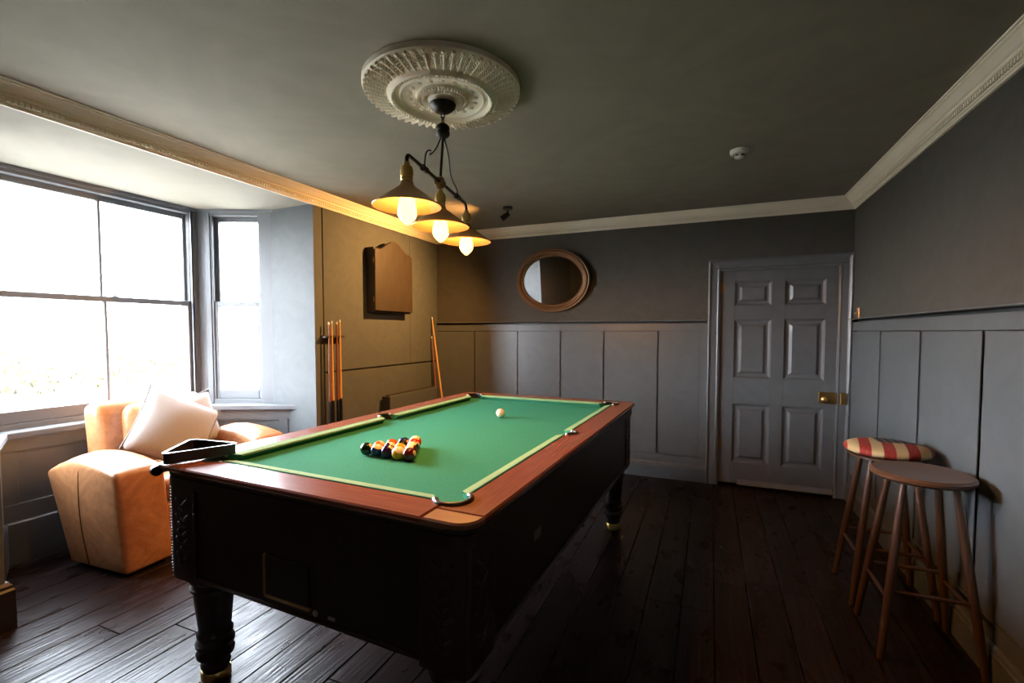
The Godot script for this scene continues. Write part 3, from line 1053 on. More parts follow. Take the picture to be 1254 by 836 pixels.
		part("pale_strip", fin(s3), M.baize_pale, cu, "pale yellow-green cloth strip on top of the cushion")
	for sx in [-1.0, 1.0]:
		cush.call(Vector2(sx * 0.53, -0.915), Vector2(sx * 0.53, -0.042), Vector2(-sx, 0), 0.030, 0.016)
		cush.call(Vector2(sx * 0.53, 0.042), Vector2(sx * 0.53, 0.915), Vector2(-sx, 0), 0.016, 0.030)
	for sz in [-1.0, 1.0]:
		cush.call(Vector2(-0.463, sz * 0.985), Vector2(0.463, sz * 0.985), Vector2(0, -sz), 0.030, 0.030)
	# pockets: leather liner and a rounded metal lip let into the rail
	for p in pk:
		var c: Vector2 = p[0]
		var r: float = p[1]
		var dir: Vector2 = p[2]
		var a0 := dir.angle()
		var span := 1.75 if absf(dir.y) > 0.1 else 1.35
		var path := []
		for k in 15:
			var a := a0 + lerpf(-span, span, k / 14.0)
			path.append(Vector3(c.x + cos(a) * (r - 0.001), TY + (-0.0042 if dir.x < 0 and dir.y > 0.1 else 0.002), c.y + sin(a) * (r - 0.001)))
		var pst := nst()
		tube(pst, path, 0.0075, 8)
		var lip := part("pocket", fin(pst), M.leather_black if dir.x < 0 else M.pocket_rim, t, "rounded pocket lip")
		var ls := nst()
		for k in 14:
			var q0: Vector3 = path[k]
			var q1: Vector3 = path[k + 1]
			var inn := Vector3(c.x, TY, c.y) - (q0 + q1) * 0.5
			poly(ls, [q0, q1, q1 - Vector3(0, 0.032, 0), q0 - Vector3(0, 0.032, 0)], inn)
		part("liner", fin(ls), M.leather_black, lip)
		for e in [0, 14]:
			var cs := nst()
			rbox(cs, path[e], Vector3(0.017, 0.014, 0.017), 0.0065, Vector3.ZERO, Basis(), 3)
			part("lip_end", fin(cs), M.steel, lip)
	# cabinet
	var cw := 0.612
	var cl := 1.070
	var y0 := 0.425
	var y1 := TY - 0.075
	part("cabinet", box_mesh(Vector3(0, (y0 + y1) * 0.5, 0), Vector3(cw * 2 - 0.05, y1 - y0 - 0.002, cl * 2 - 0.05)), M.black_soft, t)
	for sz in [-1.0, 1.0]:
		var ap := part("end_panel", box_mesh(Vector3(0, (y0 + y1) * 0.5, sz * (cl - 0.012)), Vector3(cw * 2 - 0.20, y1 - y0, 0.026), 0.003), M.ebony, t)
		part("lower_moulding", box_mesh(Vector3(0, y0 + 0.006, sz * (cl - 0.004)), Vector3(cw * 2 - 0.24, 0.014, 0.026), 0.005), M.post_wood, ap)
		if sz > 0:
			# ball-return door with brass edging
			part("hatch", box_mesh(Vector3(-0.028, 0.530, cl + 0.003), Vector3(0.190, 0.126, 0.010), 0.002), M.black, ap, "black ball-return hatch")
			part("brass_edge", box_mesh(Vector3(-0.124, 0.530, cl + 0.006), Vector3(0.010, 0.134, 0.010), 0.002), M.brass_trim, ap)
			part("brass_edge", box_mesh(Vector3(-0.026, 0.462, cl + 0.006), Vector3(0.196, 0.010, 0.010), 0.002), M.brass_trim, ap)
			var lk := nst()
			lathe(lk, [Vector2(0, 0), Vector2(0.010, 0), Vector2(0.010, 0.006), Vector2(0.006, 0.009), Vector2(0, 0.009)], 14, Vector3(0.092, 0.456, cl), Basis(Vector3.RIGHT, PI / 2))
			part("lock", fin(lk), M.steel, ap)
			part("number_plate", box_mesh(Vector3(0.155, 0.455, cl + 0.002), Vector3(0.026, 0.010, 0.004)), M.steel, ap)
	for sx in [-1.0, 1.0]:
		var sp := part("side_panel", box_mesh(Vector3(sx * (cw - 0.012), (y0 + y1) * 0.5, 0), Vector3(0.026, y1 - y0, cl * 2 - 0.20), 0.003), M.ebony, t)
		part("lower_moulding", box_mesh(Vector3(sx * (cw - 0.004), y0 + 0.006, 0), Vector3(0.026, 0.014, cl * 2 - 0.24), 0.005), M.post_wood, sp)
		if sx > 0:
			part("maker_plate", box_mesh(Vector3(cw + 0.002, 0.602, TL - 0.52), Vector3(0.004, 0.030, 0.058), 0.001), M.steel, sp, "small metal plate")
	# corner posts with carved pilasters
	for sx in [-1.0, 1.0]:
		for sz in [-1.0, 1.0]:
			var s4 := nst()
			var pg := PackedVector2Array()
			var m := Vector2(sx, sz)
			for q in [Vector2(cw - 0.14, cl - 0.14), Vector2(cw - 0.14, cl + 0.008), Vector2(cw - 0.012, cl + 0.008), Vector2(cw + 0.003, cl + 0.003), Vector2(cw + 0.008, cl - 0.012), Vector2(cw + 0.008, cl - 0.14)]:
				pg.append(q * m)
			prism(s4, pg, y0 - 0.012, y1)
			var post := part("corner_post", fin(s4), M.post_wood, t)
			# beaded edges
			var s5 := nst()
			for i in 30:
				var y := y0 + 0.006 + i * 0.0106
				for q in [Vector2(cw + 0.004, cl + 0.004), Vector2(cw - 0.135, cl + 0.009), Vector2(cw + 0.009, cl - 0.135)]:
					rbox(s5, Vector3(q.x * sx, y, q.y * sz), Vector3(0.0075, 0.0075, 0.0075), 0.0037, Vector3.ZERO, Basis(), 2)
			part("beading", fin(s5), M.post_wood, post).set_meta("kind", "stuff")
			# carved drop on both faces
			for face in 2:
				var s6 := nst()
				var b := Basis() if face == 0 else Basis(Vector3(0, 0, -1), Vector3.UP, Vector3(1, 0, 0))
				for i in 9:
					var yy := y0 + 0.05 + i * 0.028
					var ww := 0.012 + 0.026 * absf(sin(i * 1.25 + 0.6))
					for s in [-1.0, 1.0]:
						var c := Vector3((cw - 0.066) * sx, yy, (cl + 0.008) * sz) if face == 0 else Vector3((cw + 0.008) * sx, yy, (cl - 0.066) * sz)
						rbox(s6, c + b * Vector3(s * ww * 0.55, 0, 0), Vector3(ww, 0.012, 0.010), 0.0045, Vector3.ZERO, b * Basis(Vector3(0, 0, 1), s * 0.6), 3)
				part("carving", fin(s6), M.post_wood, post)
	# turned legs
	for sx in [-1.0, 1.0]:
		for sz in [-1.0, 1.0]:
			var s7 := nst()
			lathe(s7, [Vector2(0, 0.0), Vector2(0.036, 0.0), Vector2(0.042, 0.012), Vector2(0.046, 0.045), Vector2(0.050, 0.062), Vector2(0.044, 0.072), Vector2(0.050, 0.084), Vector2(0.062, 0.098), Vector2(0.064, 0.110), Vector2(0.058, 0.120), Vector2(0.054, 0.126), Vector2(0.064, 0.138), Vector2(0.065, 0.150), Vector2(0.056, 0.160), Vector2(0.052, 0.166), Vector2(0.060, 0.176), Vector2(0.060, 0.186), Vector2(0.053, 0.196), Vector2(0.055, 0.215), Vector2(0.063, 0.300), Vector2(0.066, 0.340), Vector2(0.064, 0.348), Vector2(0.074, 0.355), Vector2(0.076, 0.366), Vector2(0.067, 0.374), Vector2(0.066, 0.382), Vector2(0.076, 0.390), Vector2(0.078, 0.402), Vector2(0.070, 0.414), Vector2(0.070, 0.43), Vector2(0, 0.43)], 32)
			var leg := part("leg", fin(s7), M.ebony, t)
			leg.position = Vector3(sx * (cw - 0.085), 0, sz * (cl - 0.085))
			var s8 := nst()
			lathe(s8, [Vector2(0.028, 0.0), Vector2(0.046, 0.0), Vector2(0.050, 0.006), Vector2(0.050, 0.036), Vector2(0.047, 0.042), Vector2(0.044, 0.042)], 28)
			part("foot_ring", fin(s8), M.brass, leg, "brass ferrule at the foot")

	# black ball triangle lying on the near left corner
	var tb := Transform3D(Basis(Vector3.UP, deg_to_rad(-1.877)), Vector3(-1.133, 0, -2.107))
	var rk := thing("ball_rack", "black plastic ball triangle lying on the near left corner of the pool table", "ball rack", tb * Vector3(-0.608, TY + 0.0042, 0.978), deg_to_rad(-1.877 + 187.3))
	var ts := nst()
	var rc := [Vector2(-0.128, 0.074), Vector2(0.128, 0.074), Vector2(0.0, -0.148)]
	var outer := rounded(rc, 0.045)
	var inner := rounded([Vector2(-0.128, 0.074) * 0.90, Vector2(0.128, 0.074) * 0.90, Vector2(0.0, -0.148) * 0.90], 0.036)
	ring(ts, outer, inner, 0.0, 0.034)
	part("frame", fin(ts), M.black, rk)
	var te := nst()
	ring(te, rounded([Vector2(-0.128, 0.074) * 1.03, Vector2(0.128, 0.074) * 1.03, Vector2(0.0, -0.148) * 1.03], 0.046), inner, 0.034, 0.039)
	part("top_edge", fin(te), M.black, rk)

func rounded(c: Array, r: float) -> PackedVector2Array:
	var out := PackedVector2Array()
	var n := c.size()
	for i in n:
		var p: Vector2 = c[i]
		var a: Vector2 = (c[(i + n - 1) % n] - p).normalized()
		var b: Vector2 = (c[(i + 1) % n] - p).normalized()
		for k in 9:
			var t := k / 8.0
			var q0 := p + a * r
			var q1 := p + b * r
			out.append(q0.lerp(p, t).lerp(p.lerp(q1, t), t))
	return out

func ring(st: SurfaceTool, o: PackedVector2Array, i: PackedVector2Array, y0: float, y1: float) -> void:
	var n := o.size()
	for k in n:
		var j := (k + 1) % n
		var a := Vector3(o[k].x, y0, o[k].y); var b := Vector3(o[j].x, y0, o[j].y)
		var c := Vector3(i[k].x, y0, i[k].y); var d := Vector3(i[j].x, y0, i[j].y)
		var u := Vector3(0, y1 - y0, 0)
		var out := (a + b) * 0.5
		poly(st, [a, b, b + u, a + u], Vector3(out.x, 0, out.z))
		poly(st, [c, d, d + u, c + u], -Vector3(out.x, 0, out.z))
		poly(st, [a + u, b + u, d + u, c + u], Vector3.UP)
		poly(st, [a, b, d, c], Vector3.DOWN)

# ---- balls ------------------------------------------------------------------
const DIGITS := ["111101101101111", "010110010010111", "111001111100111", "111001111001111", "101101111001001", "111100111001111", "111100111101111", "111001010010010", "111101111101111", "111101111001111"]

func ball_tex(c: Color, striped: bool, num: int) -> ImageTexture:
	var im := Image.create(128, 64, true, Image.FORMAT_RGB8)
	var ivory := Color(0.93, 0.88, 0.76)
	im.fill(ivory if striped else c)
	if striped:
		im.fill_rect(Rect2i(0, 18, 128, 28), c)
	for cx in [32, 96]:
		for y in range(22, 42):
			for x in range(cx - 10, cx + 10):
				if Vector2(x + 0.5 - cx, y + 0.5 - 32).length() < 9.5:
					im.set_pixel(x, y, ivory)
		var s := str(num)
		var ox: int = cx - (2 * s.length() * 2 - 1 + (s.length() - 1)) / 2 - 1
		for ch in s:
			var g: String = DIGITS[int(ch)]
			for k in 15:
				if g[k] == "1":
					im.fill_rect(Rect2i(ox + (k % 3), 27 + (k / 3) * 2, 1, 2), Color(0.05, 0.05, 0.05))
			ox += 4
	im.generate_mipmaps()
	return ImageTexture.create_from_image(im)

func build_balls() -> void:
	var tb := Transform3D(Basis(Vector3.UP, deg_to_rad(-1.877)), Vector3(-1.133, 0, -2.107))
	var r := 0.0262
	var sph := SphereMesh.new()
	sph.radius = r
	sph.height = r * 2
	sph.radial_segments = 32
	sph.rings = 16
	var y := TY - 0.030 + r
	var col := {1: Color(0.86, 0.62, 0.10), 2: Color(0.06, 0.10, 0.35), 3: Color(0.72, 0.12, 0.06), 4: Color(0.16, 0.06, 0.25), 5: Color(0.88, 0.34, 0.06), 6: Color(0.03, 0.13, 0.07), 7: Color(0.30, 0.05, 0.05), 8: Color(0.02, 0.02, 0.02)}
	var nm := {1: "yellow", 2: "dark blue", 3: "red", 4: "purple", 5: "orange", 6: "dark green", 7: "maroon", 8: "black"}
	# rows from the near edge of the triangle to its point
	var rows := [[6, 10, 4, 9, 7], [13, 12, 1, 15], [5, 8, 14], [2, 3], [11]]
	var place := ["near row", "second row", "third row", "fourth row", "far point"]
	var order := ["leftmost", "second", "third", "fourth", "rightmost"]
	for i in rows.size():
		var row: Array = rows[i]
		for k in row.size():
			var num: int = row[k]
			var striped := num > 8
			var base := num - 8 if striped else num
			var m := mat(Color.WHITE, 0.12)
			m.albedo_texture = ball_tex(col[base], striped, num)
			var p := Vector3(-0.014 + (k - (row.size() - 1) * 0.5) * 2.0 * r * 1.003, y, 0.612 - i * r * 1.738)
			var o := single("pool_ball", sph, m, "%s %s pool ball in the %s of the racked triangle" % [nm[base], "striped" if striped else "plain", place[i]], "ball", tb * p, 0, "racked pool balls")
			o.rotation = Vector3(rng.randf_range(-0.9, 0.9), rng.randf_range(-3, 3), rng.randf_range(-0.9, 0.9))
			if num == 7:
				o.rotation = Vector3(0.35, 0.25, 0.3)
	single("cue_ball", sph, mat(lin(0.72, 0.62, 0.48), 0.12), "ivory cue ball alone near the far end of the pool table", "ball", tb * Vector3(0.005, y + 0.0004, -0.36))

# ---- pendant lamp -------------------------------------------------------------
func build_pendant() -> void:
	var c := Vector3(-1.05, 0, -1.735)
	var p := thing("pendant_lamp", "three-shade brass pendant lamp on a dark iron bar below the ceiling rose", "pendant lamp", Vector3(c.x, H - 0.068, c.z))
	var o := -p.position
	var l1 := Vector3(-1.008, 0, -1.418)
	var l3 := Vector3(-1.130, 0, -2.085)
	var l2 := Vector3(-1.070, 0, -1.745)
	var ybar := 1.934
	var rim := 1.747
	var st := nst()
	lathe(st, [Vector2(0, 2.214), Vector2(0.012, 2.215), Vector2(0.034, 2.223), Vector2(0.051, 2.238), Vector2(0.056, 2.250), Vector2(0.0, 2.2522)], 28, o + c)
	part("canopy", fin(st), M.iron, p)
	# chain link, hub and rod
	st = nst()
	for k in 2:
		var lk := []
		for i in 13:
			var a := TAU * i / 12
			lk.append(o + c + Vector3(cos(a) * 0.008 * (1 - k), 2.207 - k * 0.024 + sin(a) * 0.018, cos(a) * 0.008 * k))
		tube(st, lk, 0.0025, 6, false)
	part("chain", fin(st), M.iron, p)
	st = nst()
	lathe(st, [Vector2(0, 2.138), Vector2(0.020, 2.140), Vector2(0.028, 2.147), Vector2(0.030, 2.160), Vector2(0.026, 2.166), Vector2(0.030, 2.172), Vector2(0.029, 2.184), Vector2(0.018, 2.194), Vector2(0.0, 2.196)], 12, o + c + Vector3(0, -0.024, 0))
	part("hub", fin(st), M.iron, p)
	st = nst()
	tube(st, [o + c + Vector3(0, 2.118, 0), o + Vector3(l2.x, ybar, l2.z)], 0.006, 8)
	part("rod", fin(st), M.iron, p)
	# cross bar bending down into both outer lamps
	st = nst()
	var d := (l3 - l1).normalized()
	var bar := [Vector3(l1.x, rim + 0.14, l1.z), Vector3(l1.x, ybar - 0.022, l1.z)]
	for k in 5:
		var a := PI * 0.5 * (k + 1) / 5.0
		bar.append(Vector3(l1.x, ybar - 0.022 + sin(a) * 0.022, l1.z) + d * (0.022 * (1 - cos(a))))
	for k in 5:
		var a := PI * 0.5 * k / 4.0
		bar.append(Vector3(l3.x, ybar - 0.03 + cos(a) * 0.03, l3.z) - d * (0.03 * (1 - sin(a))))
	bar.append(Vector3(l3.x, rim + 0.14, l3.z))
	for i in bar.size():
		bar[i] += o
	tube(st, bar, 0.0075, 10)
	part("cross_bar", fin(st), M.iron, p)
	st = nst()
	tube(st, [o + Vector3(l2.x, ybar, l2.z), o + Vector3(l2.x, rim + 0.13, l2.z)], 0.0065, 8)
	part("centre_drop", fin(st), M.iron, p)
	# brass cross joint and clamps
	st = nst()
	lathe(st, [Vector2(0, -0.024), Vector2(0.018, -0.024), Vector2(0.021, -0.018), Vector2(0.021, 0.018), Vector2(0.018, 0.024), Vector2(0, 0.024)], 12, o + Vector3(l2.x, ybar, l2.z), Basis(Vector3.UP, atan2(d.x, d.z)) * Basis(Vector3.RIGHT, PI / 2))
	bx(st, o + Vector3(l2.x, ybar, l2.z), Vector3(0.03, 0.05, 0.03), 0.006)
	part("cross_joint", fin(st), M.brass_dull, p)
	for s in [[l1 + d * 0.16, 0], [l3 - d * 0.13, 1]]:
		st = nst()
		tube(st, [o + s[0] + Vector3(0, ybar, 0) - d * 0.018, o + s[0] + Vector3(0, ybar, 0) + d * 0.018], 0.0125, 10)
		part("clamp", fin(st), M.iron, p)
		st = nst()
		var q: Vector3 = s[0]
		var cab: Array
		if s[1] == 0:
			cab = [c + Vector3(0, 2.116, 0.012), c + Vector3(-0.012, 2.06, 0.035), c + Vector3(-0.02, 2.02, 0.075), Vector3(q.x, 2.02, q.z - 0.045), Vector3(q.x, 2.00, q.z - 0.012), Vector3(q.x, ybar + 0.01, q.z)]
		else:
			cab = [c + Vector3(0, 2.116, -0.012), c + Vector3(0.006, 2.05, -0.035), Vector3(q.x + 0.035, 1.99, q.z + 0.12), Vector3(q.x + 0.012, 1.96, q.z + 0.03), Vector3(q.x, ybar + 0.01, q.z)]
		for i in cab.size():
			cab[i] += o
		tube(st, smooth_path(cab, 6), 0.0032, 6)
		part("cable", fin(st), M.iron, p)
	# shades, sockets, bulbs
	var n := 0
	for l in [l1, l2, l3]:
		var at: Vector3 = o + Vector3(l.x, rim, l.z)
		st = nst()
		lathe(st, [Vector2(0, 0.092), Vector2(0.020, 0.092), Vector2(0.023, 0.098), Vector2(0.020, 0.104), Vector2(0.024, 0.108), Vector2(0.024, 0.128), Vector2(0.021, 0.132), Vector2(0.021, 0.140), Vector2(0.012, 0.146), Vector2(0.011, 0.158), Vector2(0, 0.158)], 16, at)
		part("socket", fin(st), M.brass, p)
		st = nst()
		lathe(st, [Vector2(0.1215, 0.0), Vector2(0.1225, 0.003), Vector2(0.026, 0.074), Vector2(0.020, 0.090), Vector2(0.0, 0.093)], 40, at)
		var sh := part("shade", fin(st), M.shade_out, p)
		st = nst()
		lathe(st, [Vector2(0.0, 0.090), Vector2(0.018, 0.088), Vector2(0.0245, 0.072), Vector2(0.1205, 0.001), Vector2(0.1215, 0.0)], 40, at)
		part("shade_lining", fin(st), M.shade_in, sh)
		st = nst()
		lathe(st, [Vector2(0, -0.066), Vector2(0.009, -0.062), Vector2(0.027, -0.044), Vector2(0.034, -0.028), Vector2(0.034, -0.014), Vector2(0.028, 0.026), Vector2(0.020, 0.044), Vector2(0.014, 0.064), Vector2(0, 0.064)], 20, at)
		part("bulb", fin(st), M.bulb, p, "glowing filament bulb")
		var om := OmniLight3D.new()
		om.name = "bulb_light"
		p.add_child(om, true)
		om.position = at + Vector3(0, 0.002, 0)
		om.light_color = Color(1.0, 0.68, 0.33)
		om.light_energy = 0.52
		om.light_size = 0.016
		om.omni_range = 12.0
		om.omni_attenuation = 2.0
		om.shadow_enabled = true
		n += 1

# ---- armchair ------------------------------------------------------------------
func build_armchair() -> void:
	var ch := thing("armchair", "tan leather club armchair in the window bay", "armchair", Vector3(-3.165, 0, -1.91), deg_to_rad(3.0))
	# local: +x is the front, +z the near side
	var w := 1.06
	var fx := 0.35       # front
	for s in [-1.0, 1.0]:
		var st := nst()
		var f := func(p: Vector3, q: Vector3) -> Vector3:
			# crowned top that falls to front and back, leaning slightly outwards at the top
			if q.y > 0.0:
				p.y += q.y * (0.075 * (1.0 - q.x * q.x) * (1.0 - q.z * q.z * 0.5) - 0.035 * maxf(0.0, -q.x) * absf(q.x))
			# the back edge rakes forward towards the floor
			if q.x < 0.0:
				p.x += 0.13 * q.x * q.x * (1.0 - q.y) * 0.5
			p.z += s * 0.02 * q.y
			return p
		rbox(st, Vector3(0.055, 0.291, s * (w * 0.5 - 0.125)), Vector3(0.59, 0.546, 0.25), 0.026, Vector3(0.02, 0.0, 0.02), Basis(), 14, f)
		var arm := part("arm", fin(st), M.leather, ch)
		var ss := nst()
		var zo: float = s * (w * 0.5 + 0.013)
		tube(ss, smooth_path([Vector3(0.06, 0.04, zo - s * 0.024), Vector3(0.06, 0.10, zo - s * 0.015), Vector3(0.06, 0.20, zo - s * 0.001), Vector3(0.06, 0.30, zo + s * 0.008), Vector3(0.06, 0.40, zo + s * 0.0125), Vector3(0.06, 0.51, zo + s * 0.011), Vector3(0.06, 0.565, zo + s * 0.006), Vector3(0.06, 0.600, zo - s * 0.014), Vector3(0.06, 0.622, zo - s * 0.06), Vector3(0.06, 0.639, zo - s * 0.13)], 4), 0.003, 6)
		part("seam", fin(ss), M.seam, arm)
	var st2 := nst()
	rbox(st2, Vector3(0.045, 0.19, 0), Vector3(0.57, 0.28, w - 0.46), 0.03, Vector3(0.01, 0, 0), Basis(), 8)
	part("base", fin(st2), M.leather, ch)
	st2 = nst()
	rbox(st2, Vector3(0.055, 0.395, 0), Vector3(0.57, 0.15, w - 0.49), 0.05, Vector3(0.02, 0.03, 0), Basis(), 10)
	part("seat_cushion", fin(st2), M.leather, ch)
	st2 = nst()
	rbox(st2, Vector3(-0.225, 0.475, 0), Vector3(0.15, 0.79, w - 0.40), 0.05, Vector3(0.03, 0.01, 0), Basis(Vector3(0, 0, 1), 0.10), 12)
	part("backrest", fin(st2), M.leather, ch)
	st2 = nst()
	rbox(st2, Vector3(-0.145, 0.62, -0.03), Vector3(0.11, 0.44, w - 0.60), 0.05, Vector3(0.04, 0.02, 0.01), Basis(Vector3(0, 0, 1), 0.12), 12)
	part("back_cushion", fin(st2), M.leather, ch)
	for sx in [-0.10, 0.29]:
		for sz in [-0.43, 0.43]:
			part("foot", box_mesh(Vector3(sx, 0.011, sz), Vector3(0.05, 0.022, 0.05), 0.004), M.dark_oak, ch)
	# cushions
	var b := Basis(Vector3.UP, deg_to_rad(3.0))
	var at := Vector3(-3.20, 0, -1.93)
	cushion("linen_cushion", "grey linen scatter cushion with piped edge leaning in the armchair", at + b * Vector3(0.07, 0.685, 0.05), b * Basis(Vector3(0, 0, 1), 0.40) * Basis(Vector3.UP, -0.10) * Basis(Vector3.RIGHT, -0.62), 0.45, 0.14)
	cushion("small_cushion", "pale cushion half hidden behind the linen one in the armchair", at + b * Vector3(-0.02, 0.69, -0.13), b * Basis(Vector3(0, 0, 1), 0.20) * Basis(Vector3.RIGHT, 0.15), 0.36, 0.09)

func cushion(called: String, label: String, at: Vector3, b: Basis, size: float, thick: float) -> void:
	var o := Node3D.new()
	o.name = numbered(called)
	add_child(o)
	o.transform = Transform3D(b, at)
	tag(o, label, "cushion", "cushions in the armchair")
	var st := nst()
	st.set_smooth_group(1)
	var n := 16
	var edge := []
	for s in [-1.0, 1.0]:
		var g := []
		for i in n + 1:
			var row := []
			for j in n + 1:
				var u := i * 2.0 / n - 1.0
				var v := j * 2.0 / n - 1.0
				var k := pow(maxf(0.0, (1 - u * u) * (1 - v * v)), 0.42)
				var pu := u * (1.0 - 0.07 * (1 - v * v) * u * u)
				var pv := v * (1.0 - 0.07 * (1 - u * u) * v * v)
				row.append(Vector3(s * thick * 0.5 * k * (1.0 + 0.04 * sin(u * 5.0 + v * 3.0)), pv * size * 0.5, pu * size * 0.5).snapped(Vector3(1e-5, 1e-5, 1e-5)))
			g.append(row)
		for i in n:
			for j in n:
				poly(st, [g[i][j], g[i + 1][j], g[i + 1][j + 1], g[i][j + 1]], Vector3(s, 0, 0))
		if s > 0:
			for i in n: edge.append(g[i][0])
			for j in n: edge.append(g[n][j])
			for i in n: edge.append(g[n - i][n])
			for j in n + 1: edge.append(g[0][n - j])
	part("cover", fin(st), M.linen, o)
	st = nst()
	tube(st, edge, 0.004, 6, false)
	part("piping", fin(st), M.piping, o)

# ---- stools -----------------------------------------------------------------
func build_stools() -> void:
	for k in 2:
		var at := Vector3(0.805, 0, -2.395) if k == 0 else Vector3(0.805, 0, -2.80)
		var sh := 0.70 if k == 0 else 0.69
		var o := thing("bar_stool", "bar stool with a bare round wooden seat, nearer the camera" if k == 0 else "bar stool with a padded flag-patterned seat, nearer the door", "stool", at, 0.0, "stools against the right wall")
		var st := nst()
		if k == 0:
			lathe(st, [Vector2(0, 0.695), Vector2(0.120, 0.695), Vector2(0.158, 0.702), Vector2(0.170, 0.712), Vector2(0.170, 0.722), Vector2(0.160, 0.730), Vector2(0.110, 0.726), Vector2(0, 0.722)], 40)
			part("seat", fin(st), M.stool_seat, o)
		else:
			lathe(st, [Vector2(0, 0.688), Vector2(0.140, 0.688), Vector2(0.158, 0.692), Vector2(0.158, 0.702), Vector2(0, 0.702)], 36)
			part("seat_board", fin(st), M.stool_leg, o)
			part("seat_pad", pad_mesh(0.175, 0.698, 0.062), flag_mat(), o, "red and cream striped padded cover with a dark blue star field")
		var top := []
		var foot := []
		for i in 4:
			var a := PI / 4 + PI / 2 * i
			top.append(Vector3(cos(a) * 0.115, sh - 0.002, sin(a) * 0.115))
			foot.append(Vector3(cos(a) * 0.228, 0.0, sin(a) * 0.228))
		for i in 4:
			st = nst()
			var pts := []
			var rd := []
			for j in 7:
				var u := j / 6.0
				pts.append(foot[i].lerp(top[i], u))
				rd.append(0.0105 + 0.0055 * sin(PI * clampf(u * 0.8 + 0.1, 0, 1)))
			tube(st, pts, rd, 10)
			part("leg", fin(st), M.stool_leg, o)
		for i in 4:
			var j := (i + 1) % 4
			for hgt in ([0.27] if i % 2 == 0 else [0.235]):
				st = nst()
				var a2: Vector3 = foot[i].lerp(top[i], hgt / sh)
				var b2: Vector3 = foot[j].lerp(top[j], hgt / sh)
				tube(st, [a2, a2.lerp(b2, 0.5), b2], [0.007, 0.0095, 0.007], 8)
				part("stretcher", fin(st), M.stool_leg, o)

func pad_mesh(r: float, y: float, h: float) -> ArrayMesh:
	var st := SurfaceTool.new()
	st.begin(Mesh.PRIMITIVE_TRIANGLES)
	st.set_smooth_group(1)
	var prof := []
	for i in 13:
		var a := -PI / 2 + PI * i / 12.0
		prof.append(Vector2(pow(maxf(cos(a), 0.0), 0.45) * r, y + h * 0.5 + sin(a) * h * 0.5))
	var seg := 44
	for i in 12:
		for k in seg:
			var q := []
			for e in [[i, k], [i, k + 1], [i + 1, k + 1], [i + 1, k]]:
				var a: float = TAU * (e[1] % seg) / seg
				q.append(Vector3(prof[e[0]].x * cos(a), prof[e[0]].y, prof[e[0]].x * sin(a)))
			var out: Vector3 = (q[0] + q[1] + q[2] + q[3]) * 0.25 - Vector3(0, y + h * 0.5, 0)
			for t in [[0, 1, 2], [0, 2, 3]]:
				var a3: Vector3 = q[t[0]]
				var b3: Vector3 = q[t[1]]
				var c3: Vector3 = q[t[2]]
				if (b3 - a3).cross(c3 - a3).length() < 1e-12:
					continue
				var ord := [a3, c3, b3] if (b3 - a3).cross(c3 - a3).dot(out) > 0 else [a3, b3, c3]
				for v in ord:
					st.set_uv(Vector2(v.x / (2 * r) + 0.5, v.z / (2 * r) + 0.5))
					st.add_vertex(v)
	st.generate_normals()
	return st.commit()

func flag_mat() -> StandardMaterial3D:
	var n := 256
	var im := Image.create(n, n, true, Image.FORMAT_RGB8)
	var ns := FastNoiseLite.new()
	ns.seed = 5
	ns.frequency = 0.06
	var red := Color(0.55, 0.14, 0.10)
	var cream := Color(0.72, 0.62, 0.45)
	var blue := Color(0.06, 0.08, 0.13)
	for y in n:
		for x in n:
			var u := float(x) / n
			var v := float(y) / n
			# stripes run across the seat; blue field on the wall side
			var d := u * 0.96 + v * 0.18
			var c := red if int(floor(d * 8.0)) % 2 == 0 else cream
			if u > 0.40 and v < 0.50:
				c = blue
				var gx := fposmod(u * 11.0, 1.0) - 0.5
				var gy := fposmod(v * 11.0, 1.0) - 0.5
				if Vector2(gx, gy).length() < 0.22 + 0.10 * cos(5.0 * atan2(gy, gx)):
					c = Color(0.62, 0.60, 0.52)
			var w := ns.get_noise_2d(x, y)
			c = c.lerp(Color(0.72, 0.60, 0.42), clampf(w * 0.6 - 0.05, 0, 0.35))
			im.set_pixel(x, y, c)
	im.generate_mipmaps()
	var m := mat(Color.WHITE, 0.75)
	m.albedo_texture = ImageTexture.create_from_image(im)
	return m

